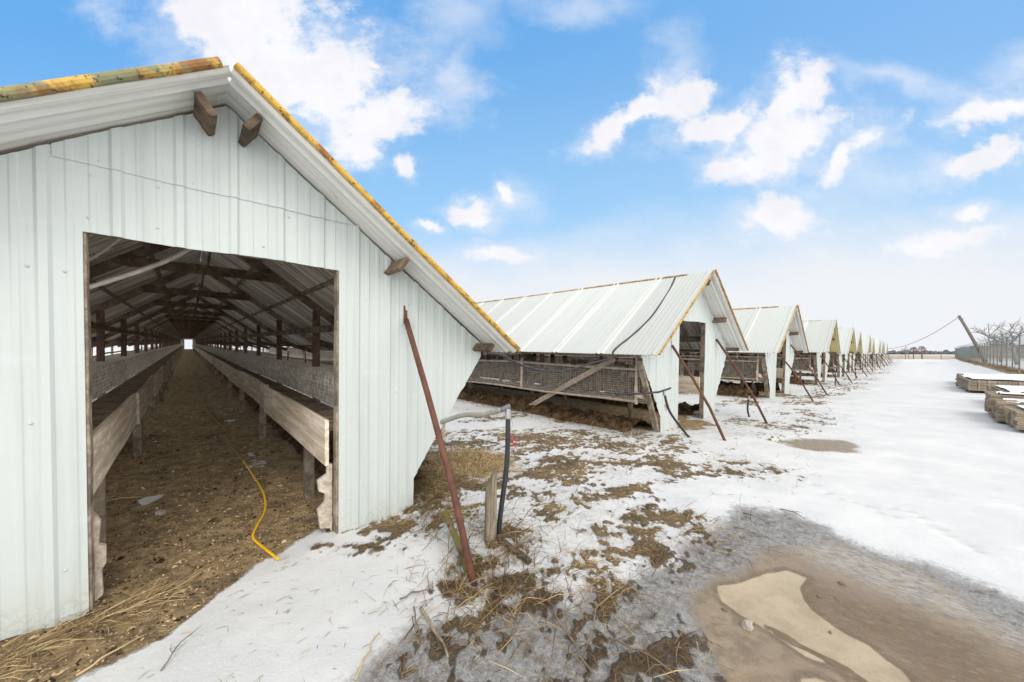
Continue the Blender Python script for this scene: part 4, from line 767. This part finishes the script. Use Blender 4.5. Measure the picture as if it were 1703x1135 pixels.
def scrub_pine(base, h, seed, label):
    r = np.random.default_rng(seed); t = thing('scrub_pine', base, label, 'tree', 'small pines at the end of the road'); b = MB(); b.tube([(0, 0, -.1), (.05, 0, h*.5), (0, .05, h*.95)], [.13, .1, .04], 7); b.build('trunk', M['bark'], t); c = MB()
    for i in range(420):
        zz = h*(.42+.58*r.uniform()**.9); rad = h*.30*(1-((zz/h-.62)/.45)**2*.9)*r.uniform(.2, 1)**.5; a = r.uniform(0, 6.283); p = np.array([rad*math.cos(a), rad*math.sin(a), zz]); d = r.normal(0, 1, 3); d /= np.linalg.norm(d); s_ = np.cross(d, (0, 0, 1)); s_ /= np.linalg.norm(s_)+1e-9
        c.add([p-s_*.07, p+s_*.07, p+d*.30], [(0, 1, 2)])
    for i in range(10): a = r.uniform(0, 6.28); zz = h*r.uniform(.4, .85); c.tube([(0, 0, zz), (h*.27*math.cos(a), h*.27*math.sin(a), zz+.3)], [.04, .015], 4)
    c.build('crown', M['needle'], t)
scrub_pine((150, -3.5, 0), 3.2, 1, 'left of the two small brown pines at the road end'); scrub_pine((154, -5.05, 0), 3.5, 2, 'right and bushier of the two small brown pines at the road end'); bare_tree((158, -2.6, 0), 4.6, 31, 'thin bare tree just behind the two small pines')
# barn and shed beyond the fence
bc = thing('long_barn', (0, 0, 0), 'long low tan barn seen through the fence, snow before it', 'barn')
def wbox(nm, x0, x1, y0, y1, z0, z1, mat, par): b = MB(); b.box(((x0+x1)/2, (y0+y1)/2, (z0+z1)/2), (x1-x0, y1-y0, z1-z0)); return b.build(nm, mat, par)
wbox('wall', 188, 216, -24.6, -17.6, -.3, 3.9, M['barn'], bc); b = MB(); b.add([(187, -17.2, 3.8), (217, -17.2, 3.8), (217, -21.1, 4.7), (187, -21.1, 4.7), (187, -25, 3.8), (217, -25, 3.8), (187, -17.2, 3.95), (217, -17.2, 3.95), (217, -21.1, 4.85), (187, -21.1, 4.85), (187, -25, 3.95), (217, -25, 3.95)], [(6, 7, 8, 9), (9, 8, 11, 10), (0, 3, 2, 1), (3, 4, 5, 2), (0, 1, 7, 6), (4, 10, 11, 5), (0, 6, 9, 3), (3, 9, 10, 4), (1, 2, 8, 7), (2, 5, 11, 8)]); b.build('roof', M['barn_roof'], bc)
for yy in (-19.5, -23): wbox('door', 187.94, 188, yy-.9, yy+.9, -.3, 2.6, M['barn_grey'], bc)
bg = thing('grey_shed', (0, 0, 0), 'long grey shed behind the fence at the right edge of the view', 'shed'); wbox('wall', 196, 206, -62, -25.6, -.3, 4.3, M['barn_grey'], bg)
b = MB(); b.add([(195, -62.5, 4.25), (195, -25.2, 4.25), (201, -25.2, 5.2), (201, -62.5, 5.2), (207, -25.2, 4.25), (207, -62.5, 4.25), (195, -62.5, 4.4), (195, -25.2, 4.4), (201, -25.2, 5.35), (201, -62.5, 5.35), (207, -25.2, 4.4), (207, -62.5, 4.4)], [(6, 9, 8, 7), (9, 11, 10, 8), (0, 1, 2, 3), (3, 2, 4, 5), (0, 6, 7, 1), (4, 10, 11, 5), (1, 7, 8, 2), (2, 8, 10, 4), (0, 3, 9, 6), (3, 5, 11, 9)]); b.build('roof', M['barn_roof'], bg)
for yy in (-30, -38, -46, -54): wbox('opening', 195.95, 196, yy-2, yy+2, .8, 3.2, M['wood_dark'], bg)
# the far wood on the horizon: one mass
b = MB(); r = random.Random(5)
for i in range(1500):
    a = math.radians(r.uniform(35, 150)); D = r.uniform(820, 980); xx, yy = D*math.sin(a), D*math.cos(a); h = r.uniform(3.5, 6.5)*(.8+.4*math.sin(i*.013)**2); w = r.uniform(3, 7); n = 5; vs = [(xx, yy, h)]
    for z_, ww in ((h*.75, w*.7), (h*.35, w), (0, w*.7)): vs += [(xx+ww*math.cos(q*6.283/n+i)*r.uniform(.7, 1.2), yy+ww*math.sin(q*6.283/n+i), z_*r.uniform(.85, 1.1)) for q in range(n)]
    b.add(vs, [(0, 1+q, 1+(q+1) % n) for q in range(n)]+[(1+l*n+q, 1+l*n+n+q, 1+l*n+n+(q+1) % n, 1+l*n+(q+1) % n) for l in range(2) for q in range(n)])
o = b.build('far_wood', M['wood_far']); o['kind'] = 'stuff'

# ------------------------------------------------------------------ light and sky
w = bpy.data.worlds.new('World'); scene.world = w; w.use_nodes = True; nt = w.node_tree; N_ = nt.nodes; L_ = nt.links.new
bgn = N_['Background']; sky = N_.new('ShaderNodeTexSky'); sky.sky_type = 'NISHITA'; sky.sun_disc = False
SUN_EL, SUN_AZ = 48, 200                                     # azimuth clockwise from +y
sky.sun_elevation = math.radians(SUN_EL); sky.sun_rotation = math.radians(SUN_AZ); sky.altitude = 200; sky.air_density = 1.0; sky.dust_density = .6; sky.ozone_density = 2.0
bgn.inputs['Strength'].default_value = .12
def wm(op, a, b=0., c=0.):
    n = N_.new('ShaderNodeMath'); n.operation = op
    for v, s_ in ((a, n.inputs[0]), (b, n.inputs[1]), (c, n.inputs[2])):
        if hasattr(v, 'is_linked'): L_(v, s_)
        else: s_.default_value = v
    return n.outputs[0]
def wstep(v, a, b, t0=0., t1=1.):
    n = N_.new('ShaderNodeMapRange'); n.interpolation_type = 'SMOOTHSTEP'; L_(v, n.inputs[0]); n.inputs[1].default_value = a; n.inputs[2].default_value = b; n.inputs[3].default_value = t0; n.inputs[4].default_value = t1; return n.outputs[0]
def wmix(f, a, b):
    n = N_.new('ShaderNodeMix'); n.data_type = 'RGBA'
    for v, s_ in ((f, n.inputs[0]), (a, n.inputs[6]), (b, n.inputs[7])):
        if hasattr(v, 'is_linked'): L_(v, s_)
        else: s_.default_value = v if not isinstance(v, tuple) else (*v, 1)
    return n.outputs[2]
tc = N_.new('ShaderNodeTexCoord')
def dot(v):
    n = N_.new('ShaderNodeVectorMath'); n.operation = 'DOT_PRODUCT'; L_(tc.outputs['Generated'], n.inputs[0]); n.inputs[1].default_value = v; return n.outputs['Value']
df = dot(tuple(_f)); dr = dot(tuple(_r)); dz = dot((0, 0, 1)); dfc = wm('MAXIMUM', df, .02)
# gnomonic sky chart about the fixed bearing of 42 degrees: units of 100 = tan(9.5 degrees)
u = wm('DIVIDE', dr, dfc); v = wm('DIVIDE', dz, dfc); cx = N_.new('ShaderNodeCombineXYZ'); L_(u, cx.inputs[0]); L_(v, cx.inputs[1]); UV = cx.outputs[0]
def wnoise(scale, detail=8, rough=.6, vec=None, sx=1., sy=1., loc=(0, 0, 0)):
    mp = N_.new('ShaderNodeMapping'); L_(vec or UV, mp.inputs[0]); mp.inputs['Scale'].default_value = (sx, sy, 1); mp.inputs['Location'].default_value = loc
    n = N_.new('ShaderNodeTexNoise'); L_(mp.outputs[0], n.inputs['Vector']); n.inputs['Scale'].default_value = scale; n.inputs['Detail'].default_value = detail; n.inputs['Roughness'].default_value = rough; return n
wn = wnoise(5, 7, .62); vm = N_.new('ShaderNodeVectorMath'); vm.operation = 'MULTIPLY_ADD'; sb = N_.new('ShaderNodeVectorMath'); sb.operation = 'SUBTRACT'; L_(wn.outputs['Color'], sb.inputs[0]); sb.inputs[1].default_value = (.5, .5, .5)
L_(sb.outputs[0], vm.inputs[0]); vm.inputs[1].default_value = (.20, .16, 0); L_(UV, vm.inputs[2]); UVW = vm.outputs[0]
def cloudmask(blobs):
    acc = None
    for px, py, rx, ry, ang in blobs:
        mp = N_.new('ShaderNodeMapping'); mp.vector_type = 'TEXTURE'; L_(UVW, mp.inputs[0]); mp.inputs['Location'].default_value = ((px-PPX)/FPX, (588-py)/FPX, 0); mp.inputs['Rotation'].default_value = (0, 0, math.radians(ang)); mp.inputs['Scale'].default_value = (rx/FPX, ry/FPX, 1)
        ln = N_.new('ShaderNodeVectorMath'); ln.operation = 'LENGTH'; L_(mp.outputs[0], ln.inputs[0]); acc = ln.outputs['Value'] if acc is None else wm('MINIMUM', acc, ln.outputs['Value'])
    return wm('SUBTRACT', 1.15, acc)
thick = cloudmask([(400, 30, 150, 100, -10), (450, 95, 165, 105, 0), (540, 150, 130, 100, 10), (630, 190, 125, 45, 12), (590, 235, 60, 50, 0), (480, 140, 120, 80, 0), (1300, 235, 115, 58, 10), (1320, 165, 45, 65, -25), (1190, 210, 100, 30, 14), (1255, 280, 85, 38, 14), (1405, 262, 95, 25, 33), (1050, 197, 100, 22, 28), (1125, 160, 55, 38, 30),
    (1290, 368, 82, 38, 5), (785, 360, 40, 20, -8), (710, 378, 26, 12, 0), (835, 422, 70, 18, 0), (683, 275, 22, 20, 0), (835, 328, 18, 18, 0), (1650, 190, 110, 25, 8), (1630, 262, 90, 22, 14), (1560, 402, 110, 22, 14), (1605, 350, 42, 18, 10), (1800, 230, 120, 60, 0), (620, 105, 22, 10, 0)])
thin = cloudmask([(740, 40, 120, 90, 15), (760, 110, 45, 75, -15), (960, 15, 140, 40, 0), (1120, 120, 55, 130, -15), (1480, 140, 200, 30, -14), (700, 190, 60, 30, 25), (1420, 300, 240, 60, 10), (170, 25, 60, 30, 0), (1700, 110, 100, 50, 20), (860, 330, 60, 50, 0), (265, 122, 30, 12, 0)])
n1 = wnoise(6.5, 9, .58).outputs[0]; n2 = wnoise(3.2, 8, .62, None, 1, 1.8, (3, 1, 0)).outputs[0]
n3 = wnoise(17, 8, .65, None, 1, 1.4, (7, 2, 0)).outputs[0]; ft = wstep(wm('ADD', wm('ADD', thick, wm('MULTIPLY', wm('SUBTRACT', n1, .5), 2.4)), wm('MULTIPLY', wm('SUBTRACT', n3, .5), 1.0)), .08, .72); fn = wstep(wm('ADD', thin, wm('MULTIPLY', wm('SUBTRACT', n2, .5), 2.2)), .05, 1.5, 0, .60)
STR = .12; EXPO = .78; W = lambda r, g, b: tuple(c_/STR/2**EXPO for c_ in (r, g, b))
ov = wmix(wstep(n1, .35, .7), W(.99, .99, 1.02), W(.89, .89, .95))
blue = wmix(wstep(v, .05, .9, .9, .78), sky.outputs[0], wmix(wstep(v, .25, .95), W(.36, .66, .98), W(.14, .46, .94))); 
blue = wmix(wm('MULTIPLY', wstep(u, -.5, 1.5, 0, .32), wstep(v, 1.0, .3, .55, 1)), blue, W(.66, .83, 1.0))
base_c = wmix(fn, blue, W(.86, .90, .98))
hazef = wstep(wm('ADD', wm('MULTIPLY_ADD', u, -.06, v), wm('MULTIPLY', wm('SUBTRACT', n2, .5), .22)), .13, .42, .97, 0); base_c = wmix(hazef, base_c, W(.89, .905, .935))
halo = wstep(wm('ADD', wm('ADD', thick, wm('MULTIPLY', wm('SUBTRACT', n2, .5), 2.6)), wm('MULTIPLY', wm('SUBTRACT', n3, .5), 1.2)), -.55, .6, 0, .36)
base_c = wmix(halo, base_c, W(.90, .92, .985))
base_c = wmix(ft, base_c, ov)
# unseen overcast behind and overhead, brightened low down to light the shed interior
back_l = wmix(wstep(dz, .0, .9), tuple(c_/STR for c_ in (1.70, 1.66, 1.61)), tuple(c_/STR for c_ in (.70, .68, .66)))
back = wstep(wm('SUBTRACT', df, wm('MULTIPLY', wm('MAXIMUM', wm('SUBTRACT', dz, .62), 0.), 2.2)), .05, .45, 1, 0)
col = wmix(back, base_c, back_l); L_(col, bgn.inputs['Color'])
w.cycles.sampling_method = 'MANUAL'; w.cycles.sample_map_resolution = 512
sl = bpy.data.lights.new('sun', 'SUN'); sl.energy = .8; sl.angle = math.radians(25); sl.color = (1, .95, .88); so = bpy.data.objects.new('sun', sl); COL.objects.link(so)
az, el = math.radians(SUN_AZ), math.radians(SUN_EL); sd = Vector((math.sin(az)*math.cos(el), math.cos(az)*math.cos(el), math.sin(el))); so.rotation_euler = sd.to_track_quat('Z', 'Y').to_euler()
vs_ = scene.view_settings; vs_.view_transform = 'Standard'; vs_.look = 'None'; vs_.exposure = EXPO; vs_.gamma = 1; vs_.use_curve_mapping = False
scene.cycles.max_bounces = 12; scene.cycles.diffuse_bounces = 10; scene.cycles.use_denoising = True
